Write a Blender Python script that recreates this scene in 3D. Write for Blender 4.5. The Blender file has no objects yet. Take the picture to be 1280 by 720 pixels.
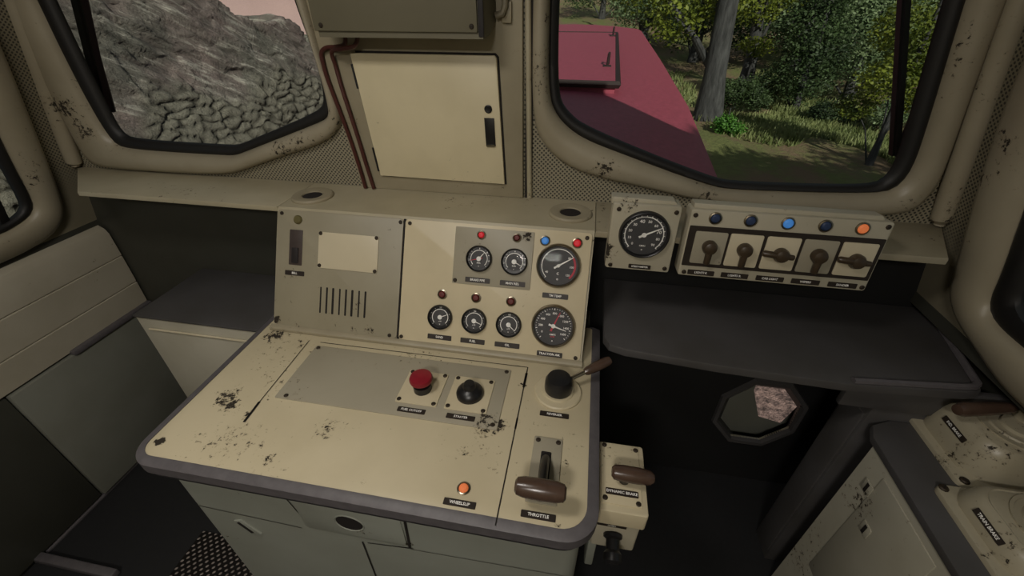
import bpy, bmesh, math, random
from mathutils import Vector, Matrix, noise
PI = math.pi
random.seed(7)
C = bpy.context.scene.collection
sc = bpy.context.scene

# ------------------------------------------------------------------ materials
def new_mat(name):
    m = bpy.data.materials.new(name); m.use_nodes = True
    nt = m.node_tree; nt.nodes.clear()
    out = nt.nodes.new('ShaderNodeOutputMaterial')
    return m, nt, out
def N(nt, t, **kw):
    n = nt.nodes.new(t)
    for k, v in kw.items():
        setattr(n, k, v)
    return n
def srgb(r, g, b):
    f = lambda c: (c/255/12.92) if c/255 <= .04045 else ((c/255+.055)/1.055)**2.4
    return (f(r), f(g), f(b), 1)
def math_(nt, op, a, b=None, c=None, clamp=False):
    n = N(nt, 'ShaderNodeMath', operation=op); n.use_clamp = clamp
    for i, v in enumerate((a, b, c)):
        if v is None: continue
        if isinstance(v, (int, float)): n.inputs[i].default_value = v
        else: nt.links.new(v, n.inputs[i])
    return n.outputs[0]
def maprange(nt, v, a, b, c=0.0, d=1.0):
    n = N(nt, 'ShaderNodeMapRange'); nt.links.new(v, n.inputs[0])
    for i, x in enumerate((a, b, c, d)): n.inputs[i+1].default_value = x
    return n.outputs[0]
def mixc(nt, f, a, b):
    n = N(nt, 'ShaderNodeMix', data_type='RGBA')
    for s, v in ((0, f), (6, a), (7, b)):
        if isinstance(v, (int, float)): n.inputs[s].default_value = v
        elif isinstance(v, tuple): n.inputs[s].default_value = v
        else: nt.links.new(v, n.inputs[s])
    return n.outputs[2]
def noise_(nt, pos, scale, detail=3, rough=.5):
    n = N(nt, 'ShaderNodeTexNoise'); n.inputs['Scale'].default_value = scale
    n.inputs['Detail'].default_value = detail; n.inputs['Roughness'].default_value = rough
    nt.links.new(pos, n.inputs['Vector']); return n.outputs[0]
def plain(name, col, rough=.5, metal=0., emit=None, es=1.):
    m, nt, out = new_mat(name)
    b = N(nt, 'ShaderNodeBsdfPrincipled')
    g = N(nt, 'ShaderNodeNewGeometry')
    nz = noise_(nt, g.outputs['Position'], 40, 4, .6)
    f = maprange(nt, nz, .3, .7, .82, 1.12)
    mx = N(nt, 'ShaderNodeMix', data_type='RGBA', blend_type='MULTIPLY'); mx.inputs[0].default_value = 1
    mx.inputs[6].default_value = col; nt.links.new(f, mx.inputs[7])
    nt.links.new(mx.outputs[2], b.inputs['Base Color'])
    b.inputs['Roughness'].default_value = rough; b.inputs['Metallic'].default_value = metal
    if emit:
        b.inputs['Emission Color'].default_value = emit; b.inputs['Emission Strength'].default_value = es
    nt.links.new(b.outputs[0], out.inputs[0]); return m
def paint(name, col, rough=.45, thr=.665, grime=.35, spots=(), chip=(.022, .016, .009, 1), perf=None):
    """old paint: slow blotches of grime, chips down to dark metal; spots = places where it has flaked"""
    m, nt, out = new_mat(name)
    b = N(nt, 'ShaderNodeBsdfPrincipled'); g = N(nt, 'ShaderNodeNewGeometry'); P = g.outputs['Position']
    n1 = noise_(nt, P, 4.5, 4, .55); n2 = noise_(nt, P, 70, 6, .72); n3 = noise_(nt, P, 6, 2, .5)
    v = math_(nt, 'ADD', math_(nt, 'MULTIPLY', n2, .62), math_(nt, 'MULTIPLY', n3, .38))
    for (x, y, z, r, k) in spots:
        d = N(nt, 'ShaderNodeVectorMath', operation='DISTANCE'); nt.links.new(P, d.inputs[0]); d.inputs[1].default_value = (x, y, z)
        v = math_(nt, 'ADD', v, maprange(nt, d.outputs['Value'], 0, r, k, 0))
    mask = maprange(nt, v, thr, thr+.018); halo = maprange(nt, v, thr-.035, thr+.005, 0, .5)
    dark = tuple(c*.55 for c in col[:3])+(1,)
    base = mixc(nt, maprange(nt, n1, .40, .72, 0, grime), col, (dark[0]*1.05, dark[1], dark[2]*.85, 1))
    if perf:
        ax, pitch = perf
        s = N(nt, 'ShaderNodeSeparateXYZ'); nt.links.new(P, s.inputs[0])
        u = math_(nt, 'DIVIDE', s.outputs[ax], pitch); w = math_(nt, 'DIVIDE', s.outputs[2], pitch)
        a = math_(nt, 'SUBTRACT', math_(nt, 'FRACT', math_(nt, 'ADD', u, w)), .5)
        c = math_(nt, 'SUBTRACT', math_(nt, 'FRACT', math_(nt, 'SUBTRACT', u, w)), .5)
        dd = math_(nt, 'SQRT', math_(nt, 'ADD', math_(nt, 'MULTIPLY', a, a), math_(nt, 'MULTIPLY', c, c)))
        hole = maprange(nt, dd, .24, .40, 1, 0)
        hole = math_(nt, 'MULTIPLY', hole, maprange(nt, s.outputs[2], 1.14, 1.24, 0, 1)) if ax == 1 else hole      # plain sheet below the sill
        base = mixc(nt, hole, base, (.035, .032, .024, 1))
    base = mixc(nt, mask, mixc(nt, halo, base, (.13, .10, .055, 1)), chip)
    nt.links.new(base, b.inputs['Base Color'])
    nt.links.new(maprange(nt, mask, 0, 1, rough, .85), b.inputs['Roughness'])
    bp = N(nt, 'ShaderNodeBump'); bp.inputs['Strength'].default_value = .25; bp.inputs['Distance'].default_value = .002
    nt.links.new(math_(nt, 'SUBTRACT', math_(nt, 'MULTIPLY', n1, .3), mask), bp.inputs['Height']); nt.links.new(bp.outputs[0], b.inputs['Normal'])
    nt.links.new(b.outputs[0], out.inputs[0]); return m
def glass(name, tint=(.8, .82, .8, 1), ior=1.3, dirt=0.):
    m, nt, out = new_mat(name)
    t = N(nt, 'ShaderNodeBsdfTransparent'); t.inputs[0].default_value = tint
    gl = N(nt, 'ShaderNodeBsdfGlossy'); gl.inputs['Roughness'].default_value = .03
    fr = N(nt, 'ShaderNodeFresnel'); fr.inputs[0].default_value = ior
    ge = N(nt, 'ShaderNodeNewGeometry')      # a thin pane: only the face turned to the viewer mirrors
    fac = math_(nt, 'MULTIPLY', fr.outputs[0], math_(nt, 'SUBTRACT', 1., ge.outputs['Backfacing']))
    mx = N(nt, 'ShaderNodeMixShader'); nt.links.new(fac, mx.inputs[0]); nt.links.new(t.outputs[0], mx.inputs[1]); nt.links.new(gl.outputs[0], mx.inputs[2])
    nt.links.new(mx.outputs[0], out.inputs[0]); return m

K = dict(
    cream=paint('cream_paint', srgb(196, 184, 154), spots=[(-.813,.567,.9,.05,.16), (-.775,.545,.9,.035,.15), (-.722,.53,.9,.02,.13), (-.511,.52,.9,.05,.14), (-.46,.54,.9,.035,.1), (-.165,.602,.9,.045,.2), (-.135,.606,.9,.03,.16), (-.105,.735,.9,.02,.15), (-.861,.433,.9,.018,.3), (-.60,.437,.9,.02,.13), (-.255,.56,.9,.03,.1), (-.84,.80,.9,.04,.12), (-.2,.52,.9,.02,.1), (-.74,.78,.9,.03,.1), (.01,.40,.9,.02,.1)], thr=.632, grime=.3),
    panelcream=paint('gauge_panel_paint', srgb(206, 193, 162), thr=.66, grime=.3),
    panelgrey=paint('left_panel_paint', srgb(150, 143, 122), thr=.645, spots=[(-.71,.895,1.02,.025,.2), (-.66,.895,1.03,.04,.1), (-.60,.87,.99,.035,.16), (-.85,.84,.925,.02,.25), (-.80,.90,1.04,.04,.08), (-.855,.87,.97,.015,.2), (-.56,.84,.93,.03,.12)], grime=.35),
    plategrey=paint('plate_grey_paint', srgb(158, 151, 132), thr=.655, spots=[(-.13,.985,1.19,.025,.22), (-.165,.605,.9,.05,.2)], grime=.2),
    plaque=paint('plaque_paint', srgb(202, 191, 164), thr=.68, grime=.15),
    wall=paint('wall_paint', srgb(156, 147, 124), thr=.645, grime=.5),
    door=paint('door_paint', srgb(214, 202, 168), thr=.66, grime=.3),
    frame=paint('window_frame_paint', srgb(158, 149, 128), thr=.615, grime=.4, rough=.4, spots=[(-1.66,1.18,1.42,.05,.12), (-1.64,1.18,1.34,.05,.16), (-.93,1.18,1.32,.06,.13), (-.85,1.18,1.35,.05,.12), (.87,1.07,1.46,.06,.13), (.885,1.08,1.37,.05,.14), (.84,1.05,1.33,.04,.1), (.34,1.17,1.245,.05,.12), (.05,1.17,1.32,.05,.1)]),
    perf=paint('perforated_front_lining', srgb(152, 145, 124), thr=.68, perf=(0, .0125)),
    perfside=paint('perforated_side_lining', srgb(138, 131, 111), thr=.68, perf=(1, .0125)),
    ledge=paint('ledge_paint', srgb(174, 165, 140), thr=.64, grime=.4),
    boxgrey=paint('switch_box_paint', srgb(176, 169, 149), thr=.635, grime=.35, spots=[(.12,.97,1.295,.04,.13), (.08,.96,1.17,.03,.16), (.07,.96,1.2,.03,.12)]),
    base=paint('desk_base_paint', srgb(146, 149, 139), thr=.64, grime=.3, spots=[(-.4,.4,.75,.03,.13), (-.3,.4,.72,.02,.2)]),
    olive=paint('olive_box_paint', srgb(108, 103, 84), thr=.69, grime=.25, rough=.55),
    slat=paint('side_panel_paint', srgb(178, 171, 153), thr=.66, grime=.35),
    heater=paint('heater_paint', srgb(126, 127, 117), thr=.74, grime=.35),
    sidebox=paint('side_box_paint', srgb(190, 185, 168), thr=.72, grime=.4, rough=.3),
    recess=paint('lower_wall_dark', srgb(62, 62, 55), thr=.76, grime=.4),
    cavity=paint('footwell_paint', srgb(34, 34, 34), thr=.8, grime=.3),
    console=paint('console_paint', srgb(170, 166, 150), thr=.61, grime=.4),
    stand=paint('brake_stand_paint', srgb(164, 156, 134), thr=.612, grime=.4, rough=.35),
    shelf=paint('shelf_dark_paint', srgb(78, 76, 76), thr=.78, grime=.7, rough=.5),
    edge=plain('grey_edge_rubber', srgb(90, 86, 88), .5),
    edgedark=plain('dark_edge_rubber', srgb(44, 42, 44), .5),
    rubber=plain('black_rubber', srgb(24, 22, 20), .55),
    black=plain('black_plastic', srgb(26, 25, 26), .35),
    label=plain('label_dark_brown', srgb(40, 32, 26), .5),
    white=plain('white_marks', srgb(246, 244, 238), .6),
    redmark=plain('red_marks', srgb(190, 60, 75), .6),
    dial=plain('dial_charcoal', srgb(66, 65, 66), .6),
    chrome=plain('chrome', srgb(190, 186, 176), .18, 1.),
    dirtychrome=plain('worn_chrome', srgb(150, 140, 122), .3, 1.),
    wood=plain('brown_handle', srgb(76, 59, 49), .25),
    knobbrown=plain('brown_bakelite', srgb(62, 50, 36), .35),
    screw=plain('rusty_screw', srgb(52, 42, 30), .6, .3),
    vent=plain('vent_dark', srgb(30, 24, 24), .7),
    slotdark=plain('slot_dark', srgb(22, 16, 12), .8),
    pipe=plain('dark_red_conduit', srgb(72, 34, 28), .4),
    redlens=plain('red_button_plastic', srgb(132, 20, 36), .35),
    conduitgrey=plain('conduit_grey', srgb(120, 112, 92), .5),
    meter_slot=plain('meter_slot_brown', srgb(66, 56, 52), .5),
    olivecap=plain('olive_knob', srgb(92, 84, 48), .5),
    ceil=plain('ceiling_paint', srgb(190, 180, 150), .6),
    rear=plain('rear_wall_paint', srgb(150, 142, 118), .6),
    lensoff=plain('lens_dark_red', srgb(96, 30, 28), .55),
    lensblue=plain('lens_dark_blue', srgb(40, 56, 88), .55),
    lensred=plain('lens_lit_red', srgb(160, 20, 30), .55, 0, srgb(230, 40, 52), .35),
    lensdim=plain('lens_faint_red', srgb(130, 26, 30), .55, 0, srgb(190, 30, 40), .12),
    lensblit=plain('lens_lit_blue', srgb(60, 120, 190), .55, 0, srgb(80, 150, 230), .3),
    lensamb=plain('lens_lit_amber', srgb(190, 100, 60), .55, 0, srgb(255, 140, 80), .32),
    winglass=glass('window_glass', (.80, .82, .78, 1), 1.18),
    gaugeglass=glass('gauge_glass', (.95, .95, .95, 1), 1.10),
    hood=plain('hood_red_paint', srgb(158, 70, 90), .55),
    hooddark=plain('hood_seam_dark', srgb(40, 22, 24), .7),
    bark=None, diff=plain('lamp_diffuser', srgb(230, 225, 210), .4, 0, (1, .93, .8, 1), 2.),
)
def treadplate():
    m, nt, out = new_mat('tread_lit_patch'); b = N(nt, 'ShaderNodeBsdfPrincipled'); g = N(nt, 'ShaderNodeNewGeometry')
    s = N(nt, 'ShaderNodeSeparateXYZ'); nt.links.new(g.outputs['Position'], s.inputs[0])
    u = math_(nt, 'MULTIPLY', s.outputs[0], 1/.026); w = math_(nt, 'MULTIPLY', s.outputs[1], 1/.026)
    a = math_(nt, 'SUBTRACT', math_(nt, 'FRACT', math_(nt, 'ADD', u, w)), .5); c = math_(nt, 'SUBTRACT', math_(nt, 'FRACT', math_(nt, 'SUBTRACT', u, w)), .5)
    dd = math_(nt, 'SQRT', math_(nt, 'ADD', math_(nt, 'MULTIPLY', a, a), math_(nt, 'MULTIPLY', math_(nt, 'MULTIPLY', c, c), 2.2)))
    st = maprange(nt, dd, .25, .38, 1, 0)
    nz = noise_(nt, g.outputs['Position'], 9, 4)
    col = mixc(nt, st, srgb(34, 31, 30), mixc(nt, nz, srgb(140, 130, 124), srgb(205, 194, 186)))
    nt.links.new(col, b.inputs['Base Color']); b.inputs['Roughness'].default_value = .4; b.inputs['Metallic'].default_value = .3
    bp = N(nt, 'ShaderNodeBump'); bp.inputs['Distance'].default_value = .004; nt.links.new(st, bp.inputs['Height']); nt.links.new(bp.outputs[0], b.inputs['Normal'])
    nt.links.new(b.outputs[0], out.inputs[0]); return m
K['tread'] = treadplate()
K['floorshade'] = plain('floor_shade_black', srgb(24, 24, 25), .7)  # shade on the tread floor, put into the colour as near black
def leafmat(name, c1, c2):
    m, nt, out = new_mat(name); b = N(nt, 'ShaderNodeBsdfPrincipled'); g = N(nt, 'ShaderNodeNewGeometry')
    nz = noise_(nt, g.outputs['Position'], 1.4, 5, .7); col = mixc(nt, maprange(nt, nz, .35, .65), c1, c2)
    nt.links.new(col, b.inputs['Base Color']); b.inputs['Roughness'].default_value = .6
    tr = N(nt, 'ShaderNodeBsdfTranslucent'); nt.links.new(col, tr.inputs[0])
    mx = N(nt, 'ShaderNodeMixShader'); mx.inputs[0].default_value = .3; nt.links.new(b.outputs[0], mx.inputs[1]); nt.links.new(tr.outputs[0], mx.inputs[2])
    nt.links.new(mx.outputs[0], out.inputs[0]); return m
K['leaf_yellow'] = leafmat('leaves_yellow_green', srgb(64, 82, 24), srgb(148, 158, 58))
K['leaf_dark'] = leafmat('leaves_dark_green', srgb(34, 52, 30), srgb(86, 108, 66))
K['leaf_grey'] = leafmat('leaves_grey_green', srgb(72, 98, 62), srgb(150, 168, 126))
K['leaf_bright'] = leafmat('leaves_bright_green', srgb(58, 110, 36), srgb(110, 160, 70))
K['grass'] = leafmat('grass_blades', srgb(96, 114, 62), srgb(164, 170, 118))
def barkmat():
    m, nt, out = new_mat('bark'); b = N(nt, 'ShaderNodeBsdfPrincipled'); g = N(nt, 'ShaderNodeNewGeometry')
    mp = N(nt, 'ShaderNodeMapping'); mp.inputs['Scale'].default_value = (9, 9, 1.5); nt.links.new(g.outputs['Position'], mp.inputs[0])
    nz = noise_(nt, mp.outputs[0], 1., 6, .7)
    nt.links.new(mixc(nt, maprange(nt, nz, .35, .65), srgb(44, 44, 46), srgb(84, 84, 86)), b.inputs['Base Color']); b.inputs['Roughness'].default_value = .9
    bp = N(nt, 'ShaderNodeBump'); bp.inputs['Distance'].default_value = .05; nt.links.new(nz, bp.inputs['Height']); nt.links.new(bp.outputs[0], b.inputs['Normal'])
    nt.links.new(b.outputs[0], out.inputs[0]); return m
K['bark'] = barkmat()
def groundmat():
    m, nt, out = new_mat('forest_ground'); b = N(nt, 'ShaderNodeBsdfPrincipled'); g = N(nt, 'ShaderNodeNewGeometry'); P = g.outputs['Position']
    mp = N(nt, 'ShaderNodeMapping'); mp.inputs['Scale'].default_value = (1, .35, 1); nt.links.new(P, mp.inputs[0])
    n1 = noise_(nt, mp.outputs[0], .6, 6, .65); n2 = noise_(nt, P, 7, 6, .7); n3 = noise_(nt, P, 60, 4, .7)
    soil = mixc(nt, n3, srgb(78, 62, 50), srgb(160, 134, 108)); gr = mixc(nt, n2, srgb(74, 84, 44), srgb(140, 142, 88))
    c = mixc(nt, maprange(nt, math_(nt, 'ADD', n1, math_(nt, 'MULTIPLY', n2, .35)), .60, .76), soil, gr)
    s = N(nt, 'ShaderNodeSeparateXYZ'); nt.links.new(P, s.inputs[0])
    c = mixc(nt, math_(nt, 'MULTIPLY', maprange(nt, s.outputs[0], 2.6, 3.4, 1, 0), maprange(nt, s.outputs[1], 8, 10, 1, 0)), c, mixc(nt, maprange(nt, noise_(nt, P, 16, 4, .7), .35, .65), srgb(60, 48, 44), srgb(150, 126, 116)))   # ballast beside the track
    nt.links.new(c, b.inputs['Base Color']); b.inputs['Roughness'].default_value = .95
    bp = N(nt, 'ShaderNodeBump'); bp.inputs['Distance'].default_value = .08; nt.links.new(n2, bp.inputs['Height']); nt.links.new(bp.outputs[0], b.inputs['Normal'])
    nt.links.new(b.outputs[0], out.inputs[0]); return m
K['ground'] = groundmat()
def rockmat():
    m, nt, out = new_mat('cliff_rock'); b = N(nt, 'ShaderNodeBsdfPrincipled'); g = N(nt, 'ShaderNodeNewGeometry'); P = g.outputs['Position']
    at = N(nt, 'ShaderNodeAttribute'); at.attribute_name = 'stone'
    n1 = noise_(nt, P, 1.6, 5, .6); n2 = noise_(nt, P, 14, 8, .72)
    mp = N(nt, 'ShaderNodeMapping'); mp.inputs['Scale'].default_value = (3, 2.6, 17)
    rt = N(nt, 'ShaderNodeVectorRotate', rotation_type='X_AXIS'); rt.inputs['Angle'].default_value = .5; nt.links.new(P, rt.inputs['Vector']); nt.links.new(rt.outputs[0], mp.inputs[0])
    n4 = noise_(nt, mp.outputs[0], 1, 6, .7)
    rock = mixc(nt, maprange(nt, n1, .42, .62), srgb(122, 118, 111), srgb(142, 126, 124))
    rock = mixc(nt, maprange(nt, n4, .54, .72), rock, srgb(226, 220, 210))
    rock = mixc(nt, maprange(nt, n4, .47, .30, 0, .8), rock, srgb(50, 47, 42))
    st = mixc(nt, n2, srgb(112, 108, 98), srgb(188, 182, 168))
    gi = N(nt, 'ShaderNodeSeparateColor'); nt.links.new(at.outputs['Color'], gi.inputs[0])
    st = mixc(nt, maprange(nt, gi.outputs[1], 0, 1, 0, .5), st, srgb(120, 114, 104))
    st = mixc(nt, gi.outputs[2], srgb(58, 54, 46), st)     # dark mortar in the joints
    nt.links.new(mixc(nt, gi.outputs[0], rock, st), b.inputs['Base Color']); b.inputs['Roughness'].default_value = .9
    bp = N(nt, 'ShaderNodeBump'); bp.inputs['Distance'].default_value = .05; bp.inputs['Strength'].default_value = 1.
    nt.links.new(math_(nt, 'ADD', n2, n4), bp.inputs['Height']); nt.links.new(bp.outputs[0], b.inputs['Normal'])
    nt.links.new(b.outputs[0], out.inputs[0]); return m
K['rock'] = rockmat()
K['palerock'] = plain('pale_pink_slope', srgb(178, 150, 148), .9)

# ------------------------------------------------------------------ mesh builder
WM = {}      # world matrices by object name
_txt = {}
def text_geo(s):
    if s not in _txt:
        cu = bpy.data.curves.new('t', 'FONT'); cu.body = s; cu.size = 1; cu.align_x = 'CENTER'; cu.align_y = 'CENTER'; cu.resolution_u = 2; cu.offset = .018
        o = bpy.data.objects.new('t', cu); C.objects.link(o)
        me = bpy.data.meshes.new_from_object(o.evaluated_get(bpy.context.evaluated_depsgraph_get()))
        _txt[s] = ([v.co.copy() for v in me.vertices], [tuple(p.vertices) for p in me.polygons])
        bpy.data.objects.remove(o); bpy.data.meshes.remove(me); bpy.data.curves.remove(cu)
    return _txt[s]
class MB:
    def __init__(s, T=None):
        s.bm = bmesh.new(); s.mats = []; s.T = T or Matrix()
    def mi(s, m):
        m = K[m] if isinstance(m, str) else m
        if m not in s.mats: s.mats.append(m)
        return s.mats.index(m)
    def add(s, t, m):
        i = s.mi(m)
        for f in t.faces: f.material_index = i; f.smooth = True
        bmesh.ops.transform(t, matrix=s.T, verts=t.verts)
        me = bpy.data.meshes.new('x'); t.to_mesh(me); t.free(); s.bm.from_mesh(me); bpy.data.meshes.remove(me); return s
    def raw(s, vs, fs, m):
        t = bmesh.new(); q = [t.verts.new(v) for v in vs]
        for f in fs:
            try: t.faces.new([q[i] for i in f])
            except ValueError: pass
        return s.add(t, m)
    def box(s, c, sz, m, bev=0., R=None, seg=2):
        t = bmesh.new(); bmesh.ops.create_cube(t, size=1)
        bmesh.ops.scale(t, vec=sz, verts=t.verts)
        if bev: bmesh.ops.bevel(t, geom=t.edges[:], offset=bev, segments=seg, profile=.5, affect='EDGES')
        M = Matrix.Translation(c) @ (R.to_4x4() if R else Matrix())
        bmesh.ops.transform(t, matrix=M, verts=t.verts); return s.add(t, m)
    def bx(s, x0, x1, y0, y1, z0, z1, m, bev=0., seg=2):
        return s.box(((x0+x1)/2, (y0+y1)/2, (z0+z1)/2), (x1-x0, y1-y0, z1-z0), m, bev, None, seg)
    def lathe(s, prof, o, m, axis=(0, 0, 1), seg=24, sx=1., sy=1.):
        t = bmesh.new(); rings = []
        for r, h in prof:
            if r < 1e-6: rings.append([t.verts.new((0, 0, h))])
            else: rings.append([t.verts.new((r*math.cos(2*PI*k/seg)*sx, r*math.sin(2*PI*k/seg)*sy, h)) for k in range(seg)])
        for a, b in zip(rings, rings[1:]):
            for k in range(seg):
                k2 = (k+1) % seg
                if len(a) == 1 and len(b) == 1: continue
                if len(a) == 1: t.faces.new((a[0], b[k], b[k2]))
                elif len(b) == 1: t.faces.new((a[k2], a[k], b[0]))
                else: t.faces.new((a[k], b[k], b[k2], a[k2]))
        bmesh.ops.recalc_face_normals(t, faces=t.faces)
        q = Vector((0, 0, 1)).rotation_difference(Vector(axis).normalized()).to_matrix().to_4x4()
        bmesh.ops.transform(t, matrix=Matrix.Translation(o) @ q, verts=t.verts); return s.add(t, m)
    def cyl(s, p0, p1, r, m, r1=None, seg=20, bev=0.):
        p0 = Vector(p0); p1 = Vector(p1); L = (p1-p0).length; r1 = r if r1 is None else r1
        pr = [(0, 0), (r-bev, 0), (r, bev), (r1, L-bev), (r1-bev, L), (0, L)] if bev else [(0, 0), (r, 0), (r1, L), (0, L)]
        return s.lathe(pr, p0, m, p1-p0, seg)
    def tube(s, pts, r, m, seg=10, radii=None, closed=False):
        pts = [Vector(p) for p in pts]; n = len(pts); t = bmesh.new(); rings = []; up = None
        for i, p in enumerate(pts):
            if closed: d = pts[(i+1) % n]-pts[i-1]
            else: d = pts[min(i+1, n-1)]-pts[max(i-1, 0)]
            d.normalize()
            if up is None:
                up = Vector((0, 0, 1)) if abs(d.z) < .9 else Vector((0, 1, 0))
            a = d.cross(up).normalized(); b = a.cross(d).normalized(); up = b
            rr = radii[i] if radii else r
            rings.append([t.verts.new(p+a*rr*math.cos(2*PI*k/seg)+b*rr*math.sin(2*PI*k/seg)) for k in range(seg)])
        pairs = list(zip(rings, rings[1:]))+([(rings[-1], rings[0])] if closed else [])
        for a, b in pairs:
            for k in range(seg): t.faces.new((a[k], a[(k+1) % seg], b[(k+1) % seg], b[k]))
        if not closed: t.faces.new(rings[0][::-1]); t.faces.new(rings[-1])
        bmesh.ops.recalc_face_normals(t, faces=t.faces)
        return s.add(t, m)
    def prism(s, poly, z0, z1, m, bev=0., M=None, seg=2):
        t = bmesh.new(); vs = [t.verts.new((x, y, z0)) for x, y in poly]; f = t.faces.new(vs)
        r = bmesh.ops.extrude_face_region(t, geom=[f]); nv = [v for v in r['geom'] if isinstance(v, bmesh.types.BMVert)]
        bmesh.ops.translate(t, verts=nv, vec=(0, 0, z1-z0)); bmesh.ops.recalc_face_normals(t, faces=t.faces)
        if bev:
            ed = [e for e in t.edges if all(abs(v.co.z-z1) < 1e-6 for v in e.verts)]
            bmesh.ops.bevel(t, geom=ed, offset=bev, segments=seg, profile=.5, affect='EDGES')
        if M: bmesh.ops.transform(t, matrix=M, verts=t.verts)
        return s.add(t, m)
    def text(s, txt, size, c, m, sx=1., rot=0.):
        vs, fs = text_geo(txt); cr, sr = math.cos(rot), math.sin(rot)
        q = []
        for v in vs:
            x, y = v.x*size*sx, v.y*size
            q.append((c[0]+x*cr-y*sr, c[1]+x*sr+y*cr, c[2]))
        return s.raw(q, fs, m)
    def arc(s, r0, r1, a0, a1, z, m, n=24):
        # angles clockwise from up, degrees
        vs = []; fs = []
        for i in range(n+1):
            a = math.radians(a0+(a1-a0)*i/n)
            vs += [(r0*math.sin(a), r0*math.cos(a), z), (r1*math.sin(a), r1*math.cos(a), z)]
        for i in range(n): fs.append((2*i, 2*i+1, 2*i+3, 2*i+2))
        return s.raw(vs, fs, m)
    def build(s, name, parent=None, world=False, loc=None, rot=None, angle=35):
        me = bpy.data.meshes.new(name)
        pm = WM[parent.name] if parent else Matrix()
        L = Matrix()
        if loc is not None: L = Matrix.Translation(loc) @ (rot.to_4x4() if rot else Matrix())
        if world: s.bm.transform((pm @ L).inverted())
        s.bm.to_mesh(me); s.bm.free()
        for m in s.mats: me.materials.append(m)
        me.set_sharp_from_angle(angle=math.radians(angle))
        o = bpy.data.objects.new(name, me); C.objects.link(o)
        if parent: o.parent = parent
        o.matrix_local = L
        WM[o.name] = pm @ L
        return o
def tag(o, label=None, cat=None, group=None, kind=None):
    if label: o['label'] = label
    if cat: o['category'] = cat
    if group: o['group'] = group
    if kind: o['kind'] = kind
    return o
def thing(name, label, cat, loc=(0, 0, 0), M=None, group=None):
    o = bpy.data.objects.new(name, None); C.objects.link(o); o.empty_display_size = .05
    M = M if M else Matrix.Translation(loc); o.matrix_local = M; WM[o.name] = M.copy()
    return tag(o, label, cat, group)
def struct(o): o['kind'] = 'structure'; return o
def copy(o, parent, loc, rot=None):
    c = o.copy(); C.objects.link(c); c.parent = parent
    L = Matrix.Translation(loc) @ (rot.to_4x4() if rot else Matrix()); c.matrix_local = L; WM[c.name] = WM[parent.name] @ L
    return c
def frame_from(o, ex, es):
    ex = Vector(ex).normalized(); es = Vector(es).normalized(); n = ex.cross(es)
    M = Matrix.Identity(4)
    for i in range(3): M[i][0] = ex[i]; M[i][1] = es[i]; M[i][2] = n[i]; M[i][3] = o[i]
    return M
def rrect(x0, x1, y0, y1, r, n=5):
    rs = r if isinstance(r, (tuple, list)) else (r,)*4      # BL BR TR TL
    pts = []
    for (cx, cy, a0, rr) in ((x0+rs[0], y0+rs[0], 180, rs[0]), (x1-rs[1], y0+rs[1], 270, rs[1]), (x1-rs[2], y1-rs[2], 0, rs[2]), (x0+rs[3], y1-rs[3], 90, rs[3])):
        for k in range(n+1):
            a = math.radians(a0+90*k/n); pts.append((cx+rr*math.cos(a), cy+rr*math.sin(a)))
    return pts
def chaikin(p, n=2):
    for _ in range(n):
        q = []
        for a, b in zip(p, p[1:]+p[:1]):
            q += [(a[0]*.75+b[0]*.25, a[1]*.75+b[1]*.25), (a[0]*.25+b[0]*.75, a[1]*.25+b[1]*.75)]
        p = q
    return p
def by_angle(p, c, n=180):
    out = []
    for k in range(n):
        a = 2*PI*k/n; d = (math.cos(a), math.sin(a)); best = 0
        for (x0, y0), (x1, y1) in zip(p, p[1:]+p[:1]):
            x0 -= c[0]; x1 -= c[0]; y0 -= c[1]; y1 -= c[1]
            ex, ey = x1-x0, y1-y0; den = d[0]*ey-d[1]*ex
            if abs(den) < 1e-12: continue
            t = (x0*ey-y0*ex)/den; u = (x0*d[1]-y0*d[0])/den
            if t > best and -1e-6 <= u <= 1+1e-6: best = t
        out.append((c[0]+d[0]*best, c[1]+d[1]*best))
    return out
screw_src = None
def screw(parent, x, y, z=0., r=.0055):
    global screw_src
    if screw_src is None:
        b = MB(); b.lathe([(0, 0), (.0055, 0), (.0055, .0015), (.004, .003), (0, .0033)], (0, 0, 0), 'screw', seg=10)
        b.box((0, 0, .0034), (.007, .0012, .0006), 'slotdark')
        screw_src = b.build('screw', parent, loc=(x, y, z)); return screw_src
    c = copy(screw_src, parent, (x, y, z), Matrix.Rotation(random.random()*3, 3, 'Z')); return c
def name_plate(parent, x, y, z, w, txt, h=.0135, size=.0085, rot=None):
    b = MB(); b.prism(rrect(-w/2, w/2, -h/2, h/2, .0015, 2), 0, .0015, 'label'); b.text(txt, size, (0, 0, .0017), 'white', .95)
    return b.build('name_plate', parent, loc=(x, y, z), rot=rot)
def lamp(parent, x, y, z, lens, label=None, r=.0105):
    b = MB(); b.lathe([(0, 0), (r+.003, 0), (r+.003, .003), (r, .004), (r-.001, .002), (0, .002)], (0, 0, 0), 'dirtychrome', seg=18)
    o = b.build('indicator_light', parent, loc=(x, y, z))
    if label: o['label'] = label
    c = MB(); c.lathe([(r-.001, .002), (r-.0015, .005), (r*.6, .008), (0, .009)], (0, 0, 0), lens, seg=18)
    c.build('lens', o); return o
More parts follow.
